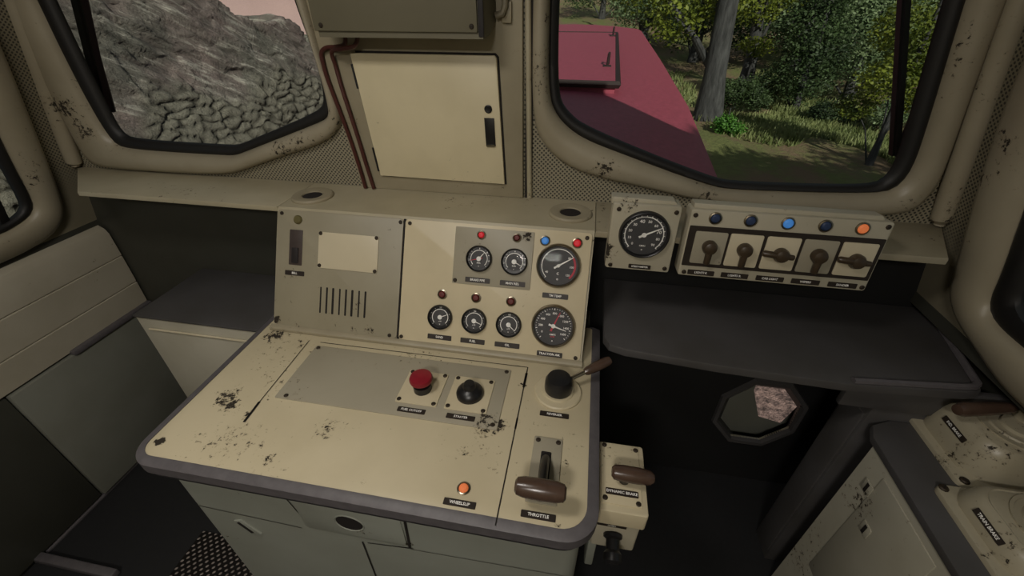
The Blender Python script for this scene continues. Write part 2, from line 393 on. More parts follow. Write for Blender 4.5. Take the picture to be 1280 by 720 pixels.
def needle(b, ang, L, tail, w, m, z, hub):
    a = math.radians(ang); d = Vector((math.sin(a), math.cos(a), 0)); n = Vector((d.y, -d.x, 0))
    p = [d*L+n*w*.15, d*L-n*w*.15, -d*tail-n*w*.5, -d*tail+n*w*.5]
    b.raw([(v.x, v.y, z) for v in p]+[(v.x, v.y, z+.0006) for v in p], [(0, 1, 2, 3), (7, 6, 5, 4), (0, 4, 5, 1), (1, 5, 6, 2), (2, 6, 7, 3), (3, 7, 4, 0)], m)
    b.lathe([(hub, z), (hub*.9, z+.0015), (0, z+.0018)], (0, 0, 0), m, seg=16)
def gauge(parent, x, y, z, R, bez, spec, label):
    g = MB(); k = R/.058
    h = .012
    g.lathe([(R*1.0, 0), (R*1.0, h*.5), (R*.965, h*.9), (R*.93, h), (R*.89, h*.85), (R*.87, h*.35), (R*.87, .0005)], (0, 0, 0), bez, seg=48)
    o = g.build('gauge', parent, loc=(x, y, z)); o['label'] = label
    d = MB(); rr = R*.875
    d.lathe([(rr, .0005), (rr, .002), (0, .002)], (0, 0, 0), 'black' if spec.get('ring') else 'dial', seg=40)
    if spec.get('ring'): d.lathe([(rr*.78, .002), (rr*.78, .0024), (0, .0024)], (0, 0, 0), 'dial', seg=36)
    zz = .0027
    if spec.get('arc'): d.arc(rr*spec['arc'][0], rr*spec['arc'][1], -135, 135, zz, 'white')
    if spec.get('redarc'): d.arc(rr*.80, rr*.90, spec['redarc'][0], spec['redarc'][1], zz+.0002, 'redmark', 12)
    n = spec.get('ticks', 12)
    for i in range(n+1):
        a = math.radians(-135+270*i/max(n, 1)); big = i % spec.get('major', 2) == 0
        r1 = rr*.93; r0 = rr*(.84 if big else .88); w = R*.012*(1.5 if big else 1)
        dx, dy = math.sin(a), math.cos(a)
        d.raw([(r0*dx-w*dy, r0*dy+w*dx, zz+.0001), (r1*dx-w*dy, r1*dy+w*dx, zz+.0001), (r1*dx+w*dy, r1*dy-w*dx, zz+.0001), (r0*dx+w*dy, r0*dy-w*dx, zz+.0001)], [(0, 1, 2, 3)], 'white')
    for a, t, s_ in spec.get('nums', ()):
        a = math.radians(a); q = spec.get('nr', .66)*rr
        d.text(t, s_*R, (q*math.sin(a), q*math.cos(a), zz+.0002), 'white')
    for t, yy, s_, m in spec.get('mid', ()):
        d.text(t, s_*R, (0, yy*R, zz+.0002), m)
    d.build('dial', o)
    nb = MB()
    if 'red' in spec: needle(nb, spec['red'], rr*.80, R*.26, R*.09, 'redmark', .0040, R*.07)
    needle(nb, spec['needle'], rr*spec.get('nl', .86), R*.22 if spec.get('tail') else R*.02, R*.09, 'white', .0050, R*spec.get('hub', .16))
    nb.build('needle', o)
    gl = MB(); gl.lathe([(R*.875, h*.5), (R*.5, h*.58), (0, h*.6)], (0, 0, 0), 'gaugeglass', seg=32); gl.build('glass', o)
    return o

# ------------------------------------------------------------------ room shell
def wall_with_holes(name, outer, holes, mapf, thick_vec, m, m2=None):
    bm = bmesh.new(); es = []
    for lp in [outer]+holes:
        vs = [bm.verts.new(mapf(u, v)) for u, v in lp]
        es += [bm.edges.new((a, b)) for a, b in zip(vs, vs[1:]+vs[:1])]
    bmesh.ops.triangle_fill(bm, use_beauty=True, edges=es)
    f = bm.faces[:]
    r = bmesh.ops.extrude_face_region(bm, geom=f)
    bmesh.ops.translate(bm, verts=[v for v in r['geom'] if isinstance(v, bmesh.types.BMVert)], vec=thick_vec)
    bmesh.ops.recalc_face_normals(bm, faces=bm.faces)
    b = MB(); b.bm.free(); b.bm = bm; b.mi(m)
    return struct(b.build(name))
FM = lambda u, v, d=0: Vector((u, 1.2-d, v))
LX = lambda v: -1.8+.28*(v-1.15)
LM = lambda u, v, d=0: Vector((LX(v)+d, u, v))
RX = lambda v: .94-.22*(v-1.21)
RM = lambda u, v, d=0: Vector((RX(v)-d, u, v))
w1g = [(-1.584,1.702),(-1.593,1.559),(-1.594,1.415),(-1.582,1.312),(-1.547,1.285),(-1.16,1.284),(-1.125,1.286),(-1.09,1.297),(-.80,1.399),(-.762,1.415),(-.748,1.44),(-.747,1.561),(-.769,1.702),(-.80,1.95),(-.84,2.0),(-1.5,2.0),(-1.56,1.96)]
w1i = [(-1.543,1.702),(-1.549,1.553),(-1.549,1.407),(-1.547,1.335),(-1.511,1.314),(-1.15,1.312),(-1.117,1.314),(-1.085,1.324),(-.80,1.427),(-.762,1.46),(-.762,1.561),(-.785,1.702),(-.815,1.94),(-.85,1.98),(-1.49,1.98),(-1.53,1.94)]
w1o = [(-1.70,1.684),(-1.715,1.423),(-1.722,1.242),(-1.68,1.213),(-1.382,1.213),(-1.164,1.219),(-1.061,1.254),(-.932,1.297),(-.79,1.340),(-.722,1.388),(-.709,1.447),(-.731,1.562),(-.738,1.702),(-.76,1.95),(-.83,2.06),(-1.55,2.06),(-1.66,2.0)]
w2g = [(-.119,1.701),(-.112,1.497),(-.086,1.442),(-.024,1.394),(.086,1.357),(.341,1.278),(.416,1.271),(.752,1.283),(.795,1.300),(.808,1.349),(.792,1.446),(.738,1.701),(.69,1.95),(.65,2.0),(-.07,2.0),(-.115,1.95)]
w2i = [(-.1,1.701),(-.09,1.497),(-.064,1.455),(-.005,1.414),(.348,1.295),(.42,1.288),(.736,1.298),(.768,1.316),(.776,1.358),(.755,1.47),(.709,1.701),(.67,1.93),(.64,1.97),(-.06,1.97),(-.095,1.93)]
w2o = [(-.160,1.701),(-.155,1.435),(-.121,1.364),(-.051,1.311),(.04,1.284),(.197,1.259),(.32,1.237),(.597,1.214),(.85,1.230),(.870,1.284),(.876,1.321),(.866,1.383),(.831,1.557),(.805,1.701),(.76,1.95),(.70,2.06),(-.10,2.06),(-.158,2.0)]
w3o = [(1.105,1.585),(1.106,1.505),(1.106,1.316),(1.105,1.138),(1.09,1.060),(1.039,1.015),(.948,.997),(.86,.995),(.2,.995),(.1,1.08),(.1,1.85),(.2,1.95),(1.0,1.95),(1.09,1.88)]
w3g = [(1.014,1.5),(1.014,1.353),(1.018,1.26),(1.026,1.145),(1.008,1.112),(.971,1.096),(.906,1.082),(.3,1.082),(.2,1.15),(.2,1.78),(.3,1.86),(.93,1.86),(1.0,1.78)]
w3i = [(.99,1.5),(.99,1.353),(.996,1.26),(1.003,1.15),(.99,1.128),(.96,1.115),(.906,1.105),(.32,1.105),(.23,1.17),(.23,1.76),(.31,1.835),(.92,1.835),(.98,1.76)]
w4o = [(1.116,1.574),(1.113,1.405),(1.102,1.313),(1.096,1.257),(1.078,1.088),(1.052,1.052),(1.01,1.026),(.924,.998),(.857,.976),(.8,.974),(.1,.97),(.0,1.05),(0,1.85),(.1,1.95),(1.0,1.95),(1.1,1.85)]
w4g = [(1.0,1.5),(.99,1.335),(.975,1.189),(.976,1.125),(.95,1.088),(.861,1.083),(.2,1.083),(.12,1.15),(.12,1.78),(.2,1.86),(.92,1.86),(.99,1.78)]
w4i = [(.955,1.5),(.945,1.335),(.930,1.2),(.928,1.155),(.90,1.13),(.85,1.125),(.22,1.125),(.15,1.17),(.15,1.76),(.22,1.83),(.90,1.83),(.945,1.76)]
def window(n, o, g, i, mp, c, gdepth=.0):
    root = bpy.data.objects.new('window_%d' % n, None); C.objects.link(root); root['kind'] = 'structure'; WM[root.name] = Matrix()
    O, G, I = (by_angle(chaikin(p), c) for p in (o, g, i)); n_ = len(O)
    def ring(rows, m, name):
        vs = [v for r in rows for v in r]; fs = []
        for a in range(len(rows)-1):
            for k in range(n_): fs.append((a*n_+k, a*n_+(k+1) % n_, (a+1)*n_+(k+1) % n_, (a+1)*n_+k))
        b = MB(); b.raw(vs, fs, m); bmesh.ops.recalc_face_normals(b.bm, faces=b.bm.faces); b.build(name, root, angle=60)
    lerp = lambda t: [(a[0]*(1-t)+b[0]*t, a[1]*(1-t)+b[1]*t) for a, b in zip(O, G)]
    prof = [(0, -.004), (.03, .012), (.10, .022), (.25, .029), (.5, .031), (.72, .027), (.86, .018), (.96, .006), (1, -.012), (1, -.028)]
    ring([[mp(u, v, d) for u, v in lerp(t)] for t, d in prof], 'frame', 'frame')
    lg = lambda t: [(a[0]*(1-t)+b[0]*t, a[1]*(1-t)+b[1]*t) for a, b in zip(G, I)]
    ring([[mp(u, v, d) for u, v in lg(t)] for t, d in ((-.25, -.006), (.02, .002), (.2, .006), (.6, .004), (.95, -.004), (1, -.020))], 'rubber', 'rubber_gasket')
    vs = [mp(u, v, -.014) for u, v in lg(.98)]+[mp(u, v, -.018) for u, v in lg(.98)]
    b = MB(); b.raw(vs, [tuple(range(n_)), tuple(range(2*n_-1, n_-1, -1))]+[(k, n_+k, n_+(k+1) % n_, (k+1) % n_) for k in range(n_)], 'winglass'); bmesh.ops.recalc_face_normals(b.bm, faces=b.bm.faces); b.build('glass', root)
    return root, by_angle(chaikin([(c[0]+(x-c[0])*1.03, c[1]+(y-c[1])*1.03) for x, y in g]), c, 90)
W1, h1 = window(1, w1o, w1g, w1i, FM, (-1.16, 1.65))
W2, h2 = window(2, w2o, w2g, w2i, FM, (.33, 1.62))
W3, h3 = window(3, w3o, w3g, w3i, LM, (.6, 1.45))
W4, h4 = window(4, w4o, w4g, w4i, RM, (.55, 1.45))
m = MB(); m.box(LM(.940, 1.46, -.012), (.012, .026, .74), 'rubber', .003, Matrix.Rotation(.273, 3, 'Y')); m.build('sliding_pane_bar', W3)
# eight-sided opening low in the front wall
OCT = [(.735+.145*math.cos(PI/8+k*PI/4), .41+.170*math.sin(PI/8+k*PI/4)) for k in range(8)]
wf = wall_with_holes('wall_front', [(-1.9, -.05), (1.12, -.05), (1.12, 1.0), (1.0, 1.0), (.69, 2.4), (-1.46, 2.4), (-1.85, 1.0), (-1.9, 1.0)], [h1, h2, OCT], lambda u, v: (u, 1.2, v), (0, .012, 0), 'perf')
wl = wall_with_holes('wall_left', [(-1.6, 1.0), (1.2, 1.0), (1.2, 2.4), (-1.6, 2.4)], [h3], lambda u, v: (LX(v), u, v), (-.03, 0, 0), 'perfside')
wr = wall_with_holes('wall_right', [(-1.6, 1.0), (1.2, 1.0), (1.2, 2.4), (-1.6, 2.4)], [h4], lambda u, v: (RX(v), u, v), (.03, 0, 0), 'perfside')
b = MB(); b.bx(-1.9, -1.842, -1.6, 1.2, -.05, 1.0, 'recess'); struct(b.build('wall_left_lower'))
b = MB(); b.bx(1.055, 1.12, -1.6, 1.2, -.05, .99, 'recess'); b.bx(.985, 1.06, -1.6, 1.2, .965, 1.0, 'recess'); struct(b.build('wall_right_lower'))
b = MB(); b.prism([(-1.9, -.05), (1.12, -.05), (1.12, 1.0), (.70, 2.4), (-1.48, 2.4), (-1.9, 1.0)], 0, .05, 'rear', 0, Matrix(((1, 0, 0, 0), (0, 0, -1, -1.6), (0, 1, 0, 0), (0, 0, 0, 1)))); struct(b.build('wall_rear'))
b = MB(); b.bx(-1.47, .72, -1.65, 1.23, 2.38, 2.44, 'ceil'); struct(b.build('ceiling'))
b = MB(); b.bx(-1.9, 1.12, -1.65, 1.212, -.06, 0, 'floorshade'); struct(b.build('floor'))
tp_ = thing('tread_lit_patch', 'lit patch of worn metal tread floor left of the desk base, its shaded rest painted black', 'floor plate', (-1.08, .1, 0))
b = MB(); b.bx(-1.32, -.845, -.45, .60, .001, .006, 'tread', .001); b.build('plate', tp_, True)  # tread shown only on the lit patch; the shade around it is painted
# front wall under the ledge, in darker greys than the wall above
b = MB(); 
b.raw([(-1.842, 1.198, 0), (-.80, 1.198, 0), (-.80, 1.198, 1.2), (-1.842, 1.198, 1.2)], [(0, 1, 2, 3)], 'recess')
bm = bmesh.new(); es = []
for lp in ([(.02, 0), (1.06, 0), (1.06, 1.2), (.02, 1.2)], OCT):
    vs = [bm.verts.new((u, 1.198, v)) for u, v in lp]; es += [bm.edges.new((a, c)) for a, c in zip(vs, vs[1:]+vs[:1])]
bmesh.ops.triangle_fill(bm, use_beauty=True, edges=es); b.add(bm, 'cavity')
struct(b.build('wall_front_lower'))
# ledges, pillar casing, corner covers
XZ = lambda y: Matrix(((1, 0, 0, 0), (0, 0, -1, y), (0, 1, 0, 0), (0, 0, 0, 1)))     # (x,y,z) -> (x, Y-z, y)
b = MB(); b.prism([(-1.79, 1.199), (-1.55, 1.0), (-.862, 1.0), (-.862, 1.199)], 1.196, 1.211, 'ledge', .005); struct(b.build('trim_1'))
b = MB(); b.prism([(.042, 1.199), (.042, 1.0), (.845, 1.0), (.945, 1.199)], 1.194, 1.211, 'wall', .005); struct(b.build('trim_2'))
b = MB(); b.prism([(-.690, 1.209), (-.175, 1.209), (-.192, 2.3), (-.765, 2.3), (-.736, 1.58)], 0, .014, 'wall', .004, XZ(1.2)); struct(b.build('trim_3'))
b = MB(); b.prism([(-.170, 1.209), (-.150, 1.209), (-.166, 2.3), (-.184, 2.3)], 0, .006, 'slotdark', 0, XZ(1.2))
b.tube([(-.156, 1.193, 1.21), (-.1635, 1.193, 1.46), (-.171, 1.193, 1.7), (-.188, 1.193, 2.3)], .0075, 'ledge'); struct(b.build('trim_4'))
def post(pts, r):
    b = MB(); b.tube(pts, r, 'frame', 14, radii=[r*.5, r*.93]+[r]*(len(pts)-2)); b.tube([pts[0], Vector(pts[0])-Vector((0, 0, .006))], r*.5, 'frame', 14); return struct(b.build('trim_5'))
def lin(a, c, n): return [Vector(a).lerp(Vector(c), k/n) for k in range(n+1)]
p = lin((.924, 1.180, 1.222), (.838, 1.182, 1.63), 4); post([p[0], p[0].lerp(p[1], .12)]+p[1:]+[Vector((.70, 1.185, 2.3))], .024)
p = lin((-1.765, 1.18, 1.225), (-1.70, 1.182, 1.50), 4); o = post([p[0], p[0].lerp(p[1], .12)]+p[1:]+[Vector((-1.49, 1.185, 2.3))], .024); o.name = 'trim_6'
b = MB(); b.bx(-1.84, -1.50, .395, .425, .0, .03, 'edge', .006); struct(b.build('trim_7'))
b = MB(); b.bx(-1.842, -1.825, .43, 1.19, 0, .012, 'edge', .003); struct(b.build('trim_8'))

# ------------------------------------------------------------------ control desk
Z = .9
desk = thing('control_desk', 'worn cream control desk with grey rounded edge in front of the gauge console', 'control desk', (-.4, .6, 0))
b = MB(); b.prism(rrect(-.886, .068, .398, .99, (.035, .05, .01, .01), 8), .87, Z, 'cream', .002); top = b.build('desktop', desk, True)
def ringband(o, i, z0, z1, m, name, par, bev=.006):
    n = len(o); vs = []; fs = []
    rows = [[(x, y, z0) for x, y in i], [(x, y, z0) for x, y in o], [(x, y, z1-bev) for x, y in o],
            [(x*.6+u*.4, y*.6+v*.4, z1-.001) for (x, y), (u, v) in zip(o, i)], [(x, y, z1) for x, y in i]]
    for r in rows: vs += r
    for a in range(4):
        for k in range(n): fs.append((a*n+k, a*n+(k+1) % n, (a+1)*n+(k+1) % n, (a+1)*n+k))
    b = MB(); b.raw(vs, fs, m); bmesh.ops.recalc_face_normals(b.bm, faces=b.bm.faces); return b.build(name, par, True)
ringband(rrect(-.906, .090, .379, .995, (.06, .068, .01, .01), 8), rrect(-.885, .067, .399, .99, (.035, .05, .01, .01), 8), .868, Z+.001, 'edge', 'edge_band', desk)
ringband(rrect(-.898, .082, .387, .995, (.055, .062, .01, .01), 8), rrect(-.86, .05, .42, .99, (.035, .05, .01, .01), 8), .845, .868, 'edgedark', 'lower_edge_band', desk, .003)
b = MB(); b.prism(rrect(-.835, .063, .40, 1.15, (.012, .03, .005, .005), 4), 0, .846, 'base'); base = b.build('cabinet_base', desk, True)
# front of the base: door gaps, lock plate, latch
b = MB()
for (u0, v0, u1, v1, w) in ((-.413,.690,-.42,.05,.004), (-.83,.712,-.56,.700,.002), (-.40,.690,-.29,.705,.003), (-.292,.83,-.298,.705,.006), (-.298,.700,.05,.715,.0015), (-.56,.83,-.535,.72,.0025)):
    d = Vector((u1-u0, v1-v0)).normalized()*w/2; n = Vector((-d.y, d.x))
    b.raw([(u0+n.x, .3985, v0+n.y), (u0-n.x, .3985, v0-n.y), (u1-n.x, .3985, v1-n.y), (u1+n.x, .3985, v1+n.y)], [(0, 1, 2, 3)], 'slotdark')
b.build('door_gap', base, True)
b = MB(XZ(.4)); b.prism(rrect(-.545, -.302, .712, .832, .012, 3), 0, .003, 'base', .001); pl = b.build('lock_plate', base, True)
b = MB(XZ(.397)); b.lathe([(.0, .001), (.026, .001), (.027, 0)], (-.425, .772, 0), 'slotdark', seg=24, sx=1.15); b.lathe([(.027, 0), (.029, .002), (.031, 0)], (-.425, .772, 0), 'base', seg=24, sx=1.15); b.build('lock_recess', pl, True)
b = MB(XZ(.4)); b.prism([(-.745, .672), (-.722, .682), (-.688, .628), (-.705, .612)], 0, .004, 'base', .001); b.prism([(-.738, .668), (-.730, .674), (-.706, .632), (-.714, .627)], .004, .005, 'slotdark'); b.build('latch', base, True)
# inlaid control plate
b = MB(); b.prism(rrect(-.691, -.138, .588, .777, .003, 2), Z, Z+.003, 'plategrey', .0008); plate = b.build('control_plate', desk, True)
zz = Z+.003
T0 = Matrix.Translation((-.4, .6, 0)).inverted()
def loc(x, y, z): return (x+.4, y-.6, z)
for x, y in ((-.681, .768), (-.149, .768), (-.665, .597), (-.15, .60)): screw(plate, *loc(x, y, zz))
b = MB(); b.prism(rrect(-.396, -.293, .625, .731, .003, 2), zz, zz+.003, 'cream', .0008); ep = b.build('fuel_cutoff_plate', plate, True)
for x, y in ((-.388, .724), (-.301, .724), (-.388, .633), (-.301, .632)): screw(ep, *loc(x, y, zz+.003))
b = MB(); b.lathe([(.022, 0), (.022, .018), (.014, .02), (.014, .03)], (-.342, .672, zz+.003), 'black'); b.lathe([(0, .026), (.02, .026), (.0275, .032), (.0285, .038), (.026, .044), (.015, .0465), (0, .047)], (-.342, .672, zz+.003), 'redlens', seg=28)
o = b.build('emergency_button', plate, True); o['label'] = 'red mushroom push button on a black collar'
b = MB(); b.prism(rrect(-.274, -.171, .625, .731, .003, 2), zz, zz+.003, 'cream', .0008); jp = b.build('starter_plate', plate, True)
for x, y in ((-.266, .723), (-.180, .723), (-.266, .633), (-.180, .632)): screw(jp, *loc(x, y, zz+.003))
b = MB(); b.lathe([(0, 0), (.033, 0), (.0335, .006), (.031, .013), (.024, .020), (.016, .024), (.0145, .034), (.012, .038), (0, .039)], (-.223, .677, zz+.003), 'black', seg=30)
o = b.build('starter_knob', plate, True); o['label'] = 'black domed rotary knob'
name_plate(plate, *loc(-.347, .6065, zz), .068, 'FUEL CUTOFF'); name_plate(plate, *loc(-.2275, .6075, zz), .068, 'STARTER')
# seams of the desktop
b = MB()
for (x0, y0, x1, y1, w) in ((-.0975,.796,-.0985,.384,.0025), (-.69,.792,-.0975,.796,.002), (-.725,.794,-.716,.51,.002), (-.718,.57,-.714,.51,.006), (-.0975,.775,-.098,.725,.006), (-.098,.63,-.098,.60,.004)):
    d = Vector((x1-x0, y1-y0)).normalized()*w/2; n = Vector((-d.y, d.x))
    b.raw([(x0+n.x, y0+n.y, Z+.0015), (x0-n.x, y0-n.y, Z+.0015), (x1-n.x, y1-n.y, Z+.0015), (x1+n.x, y1+n.y, Z+.0015)], [(0, 1, 2, 3)], 'slotdark')
b.build('seam', top, True)
# reverser
b = MB(); b.lathe([(.058, 0), (.058, .004), (.055, .007), (.040, .008), (.038, .012), (.0, .012)], (-.012, .726, Z), 'cream', seg=40); rv = b.build('reverser', desk, True)
b = MB(); b.lathe([(.033, .011), (.034, .016), (.033, .040), (.028, .050), (.018, .0525), (0, .053)], (-.012, .726, Z), 'black', seg=32); b.build('reverser_knob', rv, True)
h0 = Vector((.018, .742, Z+.036)); h1_ = Vector((.108, .80, Z+.058)); hd = (h1_-h0)
b = MB(); b.cyl(h0, h0+hd*.42, .0055, 'chrome'); b.build('reverser_shaft', rv, True)
b = MB(); L = hd.length; b.lathe([(0, L*.34), (.008, L*.34), (.0105, L*.40), (.0125, L*.62), (.0125, L*.92), (.010, L), (.005, L*1.03), (0, L*1.035)], h0, 'wood', hd, 18); o = b.build('reverser_handle', rv, True); o['label'] = 'brown grip'
name_plate(desk, *loc(-.0145, .6545, Z), .068, 'REVERSER')
# throttle
b = MB(); b.prism(rrect(-.052, .010, .438, .588, .003, 2), Z, Z+.004, 'plategrey', .001); tp = b.build('throttle', desk, True)
for x, y in ((-.043, .578), (.001, .578), (-.043, .449), (.001, .449)): screw(tp, *loc(x, y, Z+.004))
b = MB(); b.prism(rrect(-.033, -.011, .452, .552, .003, 2), Z+.004, Z+.0045, 'slotdark'); b.build('throttle_slot', tp, True)
b = MB(); b.tube([(-.022, .535, Z+.004), (-.022, .522, Z+.018), (-.022, .49, Z+.036), (-.022, .435, Z+.056)], .009, 'black', 12); o = b.build('throttle_arm', tp, True)
HC = Vector((-.023, .430, .965))
b = MB(); b.lathe([(0, -.047), (.010, -.047), (.0155, -.043), (.0185, -.03), (.0195, 0), (.0185, .03), (.0155, .043), (.010, .047), (0, .047)], HC, 'wood', (1, 0, 0), 28); o = b.build('throttle_handle', tp, True); o['label'] = 'smooth brown barrel grip'
name_plate(desk, *loc(-.023, .4155, Z), .066, 'THROTTLE')
lamp(desk, *loc(-.175, .443, Z), 'lensamb', 'lit amber warning light'); name_plate(desk, *loc(-.175, .413, Z), .064, 'WHEELSLIP')

# ------------------------------------------------------------------ gauge console on the desk
PM = frame_from((0, .831, .906), (1, 0, 0), (0, .17, .3025))
con = thing('gauge_console', 'sloping cream instrument console with eight round gauges standing behind the control desk top', 'instrument console', M=PM)
YZ = Matrix(((0, 0, 1, 0), (1, 0, 0, 0), (0, 1, 0, 0), (0, 0, 0, 1)))     # (y,z,x)
b = MB(); b.prism([(.828, .9015), (.833, .907), (.9985, 1.2015), (1.006, 1.209), (1.197, 1.209), (1.197, .9015)], -.862, .041, 'ledge', 0, YZ); hs = b.build('housing', con, True)
b = MB(); b.prism([(.816, .9012), (.816, .909), (.820, .913), (.830, .915), (.836, .9012)], -.864, .043, 'wall', 0, YZ); b.build('base_strip', con, True)
b = MB(); b.prism(rrect(-.857, -.476, .006, .342, .012, 4), 0, .005, 'panelgrey', .001); lp = b.build('left_plate', con)
b = MB(); b.prism(rrect(-.470, .036, .006, .342, .010, 4), 0, .005, 'panelcream', .001); rp = b.build('gauge_plate', con)
b = MB(); b.prism(rrect(-.4765, -.4695, .006, .342, .001, 1), .0012, .0022, 'slotdark'); b.build('gap', con)
t = .005
for x, y in ((-.843, .331), (-.484, .332), (-.497, .014), (-.850, .016)): screw(lp, x, y, t)
for x, y in ((-.457, .331), (.023, .329), (.024, .013), (-.462, .015)): screw(rp, x, y, t)
b = MB(); b.prism(rrect(-.724, -.544, .185, .287, .002, 2), t, t+.003, 'plaque', .0008); pq = b.build('blank_plaque', lp)
for x, y in ((-.718, .283), (-.55, .283), (-.718, .192), (-.55, .190)): screw(pq, x, y, t+.003)
b = MB(); b.prism(rrect(-.815, -.775, .186, .287, .002, 2), t, t+.002, 'meter_slot', .0005); b.prism(rrect(-.805, -.785, .192, .236, .002, 2), t+.002, t+.006, 'vent', .001); b.build('rocker_switch', lp)
b = MB(); b.lathe([(0, 0), (.0125, 0), (.0125, .004), (.010, .007), (0, .008)], (-.791, .316, t), 'olivecap'); b.build('push_knob', lp)
name_plate(lp, -.796, .1625, t, .060, 'BELL')
b = MB()
for k in range(8):
    x = -.712+k*.0196; b.prism(rrect(x-.0022-.001*(k % 3), x+.0022, .055, .131, .002, 2), t, t+.0006, 'slotdark')
b.build('vent_slots', lp)
b = MB(); b.prism(rrect(-.326, -.113, .180, .333, .002, 2), t, t+.003, 'plategrey', .0008); sp = b.build('upper_gauge_plate', rp)
screw(sp, -.318, .188, t+.003)
t2 = t+.003
sm = dict(ring=True, arc=(.70, .76), ticks=8, major=2, hub=.19, nl=.74)
r = .0355
G = []
gauge(rp, -.2555, .2515, t2, r, 'black', dict(sm, needle=40, red=255, nums=[(-100,'2',.17),(-50,'4',.17),(0,'6',.17),(50,'8',.17),(100,'10',.17)], nr=.88, mid=[('BAR',-.32,.16,'white'),('o',-.55,.16,'white')]), 'small black brake pipe gauge with a white and a red pointer')
gauge(rp, -.1600, .2515, t2, r, 'black', dict(sm, needle=116, nums=[(-100,'2',.17),(-50,'4',.17),(0,'6',.17),(50,'8',.17),(100,'10',.17)], nr=.88, mid=[('BAR',-.32,.16,'white'),('o',-.55,.16,'white')]), 'small black main reservoir gauge')
for x, a, lab in ((-.3525, 66, 'sand'), (-.2565, 110, 'fuel'), (-.1610, 130, 'oil')):
    gauge(rp, x, .082, t, r*.98, 'black', dict(sm, needle=a, nums=[(0, '1/2', .17)], nr=.9, mid=[('x10', -.32, .16, 'white'), ('o', -.55, .16, 'white')]), 'small black %s level gauge of the lower row' % lab)
gauge(rp, -.0435, .2515, t, .058, 'dirtychrome', dict(arc=(.84, .88), ticks=0, needle=57, tail=True, hub=.08, nl=.9, redarc=(55, 135), nums=[(-122, '40', .13), (52, '80', .13), (93, '100', .13), (132, '120', .13)], nr=.68, mid=[('C', -.36, .15, 'white'), ('o', -.6, .16, 'white')]), 'large chrome rimmed temperature gauge at the upper right')
gauge(rp, -.0420, .092, t, .058, 'dirtychrome', dict(ticks=32, major=4, needle=106, red=22, tail=True, hub=.10, nl=.70, nums=[(-122+k*31, str(200*k), .135) for k in range(9)], nr=.66, mid=[('AMPS', -.40, .12, 'white'), ('RPM', -.50, .10, 'redmark'), ('o', -.68, .12, 'white')]), 'large chrome rimmed current gauge at the lower right')
for x, y, z_, tx in ((-.2555, .1935, t2, 'BRAKE PIPE'), (-.1600, .1935, t2, 'MAIN RES.'), (-.3510, .0258, t, 'SAND'), (-.2570, .0255, t, 'FUEL'), (-.1610, .0258, t, 'OIL'), (-.0445, .1715, t, 'TM TEMP'), (-.0450, .0150, t, 'TRACTION AM.')):
    name_plate(rp, x, y, z_, .068, tx)
lamp(rp, -.2540, .3150, t2, 'lensred', 'lit red warning light', .009); lamp(rp, -.1580, .3150, t2, 'lensoff', None, .009)
for x in (-.3510, -.2560, -.1600): lamp(rp, x, .1455, t, 'lensoff')
lamp(rp, -.0840, .3135, t, 'lensblit', 'lit blue light'); lamp(rp, -.0010, .3140, t, 'lensred', 'lit red warning light')
for x, y in ((-.803, 1.088), (-.028, 1.098)):
    b = MB(); b.lathe([(.060, 0), (.060, .005), (.056, .009), (.040, .010), (.030, .007), (.028, -.0), (.028, .0008), (0, .0008)], (x, y, 1.209), 'wall', seg=40); v = b.build('air_outlet', con, True)
    b = MB(); b.lathe([(.0285, .004), (0, .004)], (x, y, 1.209), 'vent', seg=30); b.build('outlet_grille', v, True)

# ------------------------------------------------------------------ speedometer box and switch box
SM = frame_from((.153, .951, 1.135), (1, 0, 0), (0, .014, .170))
spd = thing('speedometer_box', 'square cream metal box with one big black speedometer right of the gauge console', 'gauge box', M=SM)
b = MB(); b.prism(rrect(-.079, .079, 0, .172, .006, 3), -.055, 0, 'boxgrey', .004); b.prism([(-.083, .165), (.079, .165), (.062, .180), (-.083, .182)], -.05, -.012, 'boxgrey', .003); b.build('case', spd)
b = MB(); b.prism(rrect(-.076, .077, .002, .170, .004, 2), 0, .002, 'boxgrey', .0006); fp = b.build('front_plate', spd)
for x, y in ((-.064, .157), (.067, .158), (-.066, .010), (.067, .012)): screw(fp, x, y, .002)
gauge(fp, .003, .098, .002, .060, 'black', dict(arc=(.84, .885), ticks=18, major=2, needle=62, tail=True, hub=.10, nl=.88, nums=[(-135+30*k, str(10*k), .20 if k in (4, 7) else .15) for k in range(10)], nr=.66, mid=[('KM/H', -.48, .10, 'white'), ('o', -.64, .12, 'white')]), 'large black speedometer with white pointer')
name_plate(fp, .006, .0115, .002, .054, 'SPEEDOMETER', .011, .0065)
BM = frame_from((.463, .944, 1.136), (1, 0, 0), (0, .019, .168))
swb = thing('switch_box', 'long cream switch box with five rotary switches under the right front window', 'switch box', M=BM)
b = MB(); b.prism(rrect(-.211, .211, 0, .169, .006, 3), -.05, 0, 'boxgrey', .004); b.prism([(-.205, .160), (.205, .160), (.190, .178), (-.205, .180)], -.047, -.012, 'boxgrey', .003); b.build('case', swb)
b = MB(); b.prism(rrect(-.207, .207, .028, .130, .002, 2), 0, .0012, 'label'); b.build('dark_border', swb)
for x, y in ((-.200, .155), (.200, .158), (-.197, .010), (.202, .010)): screw(swb, x, y, .0)
tx = ['LIGHTS F.', 'LIGHTS R.', 'CAB LIGHT', 'WIPERS', 'SANDER']; px = [-.155, -.077, .003, .082, .162]
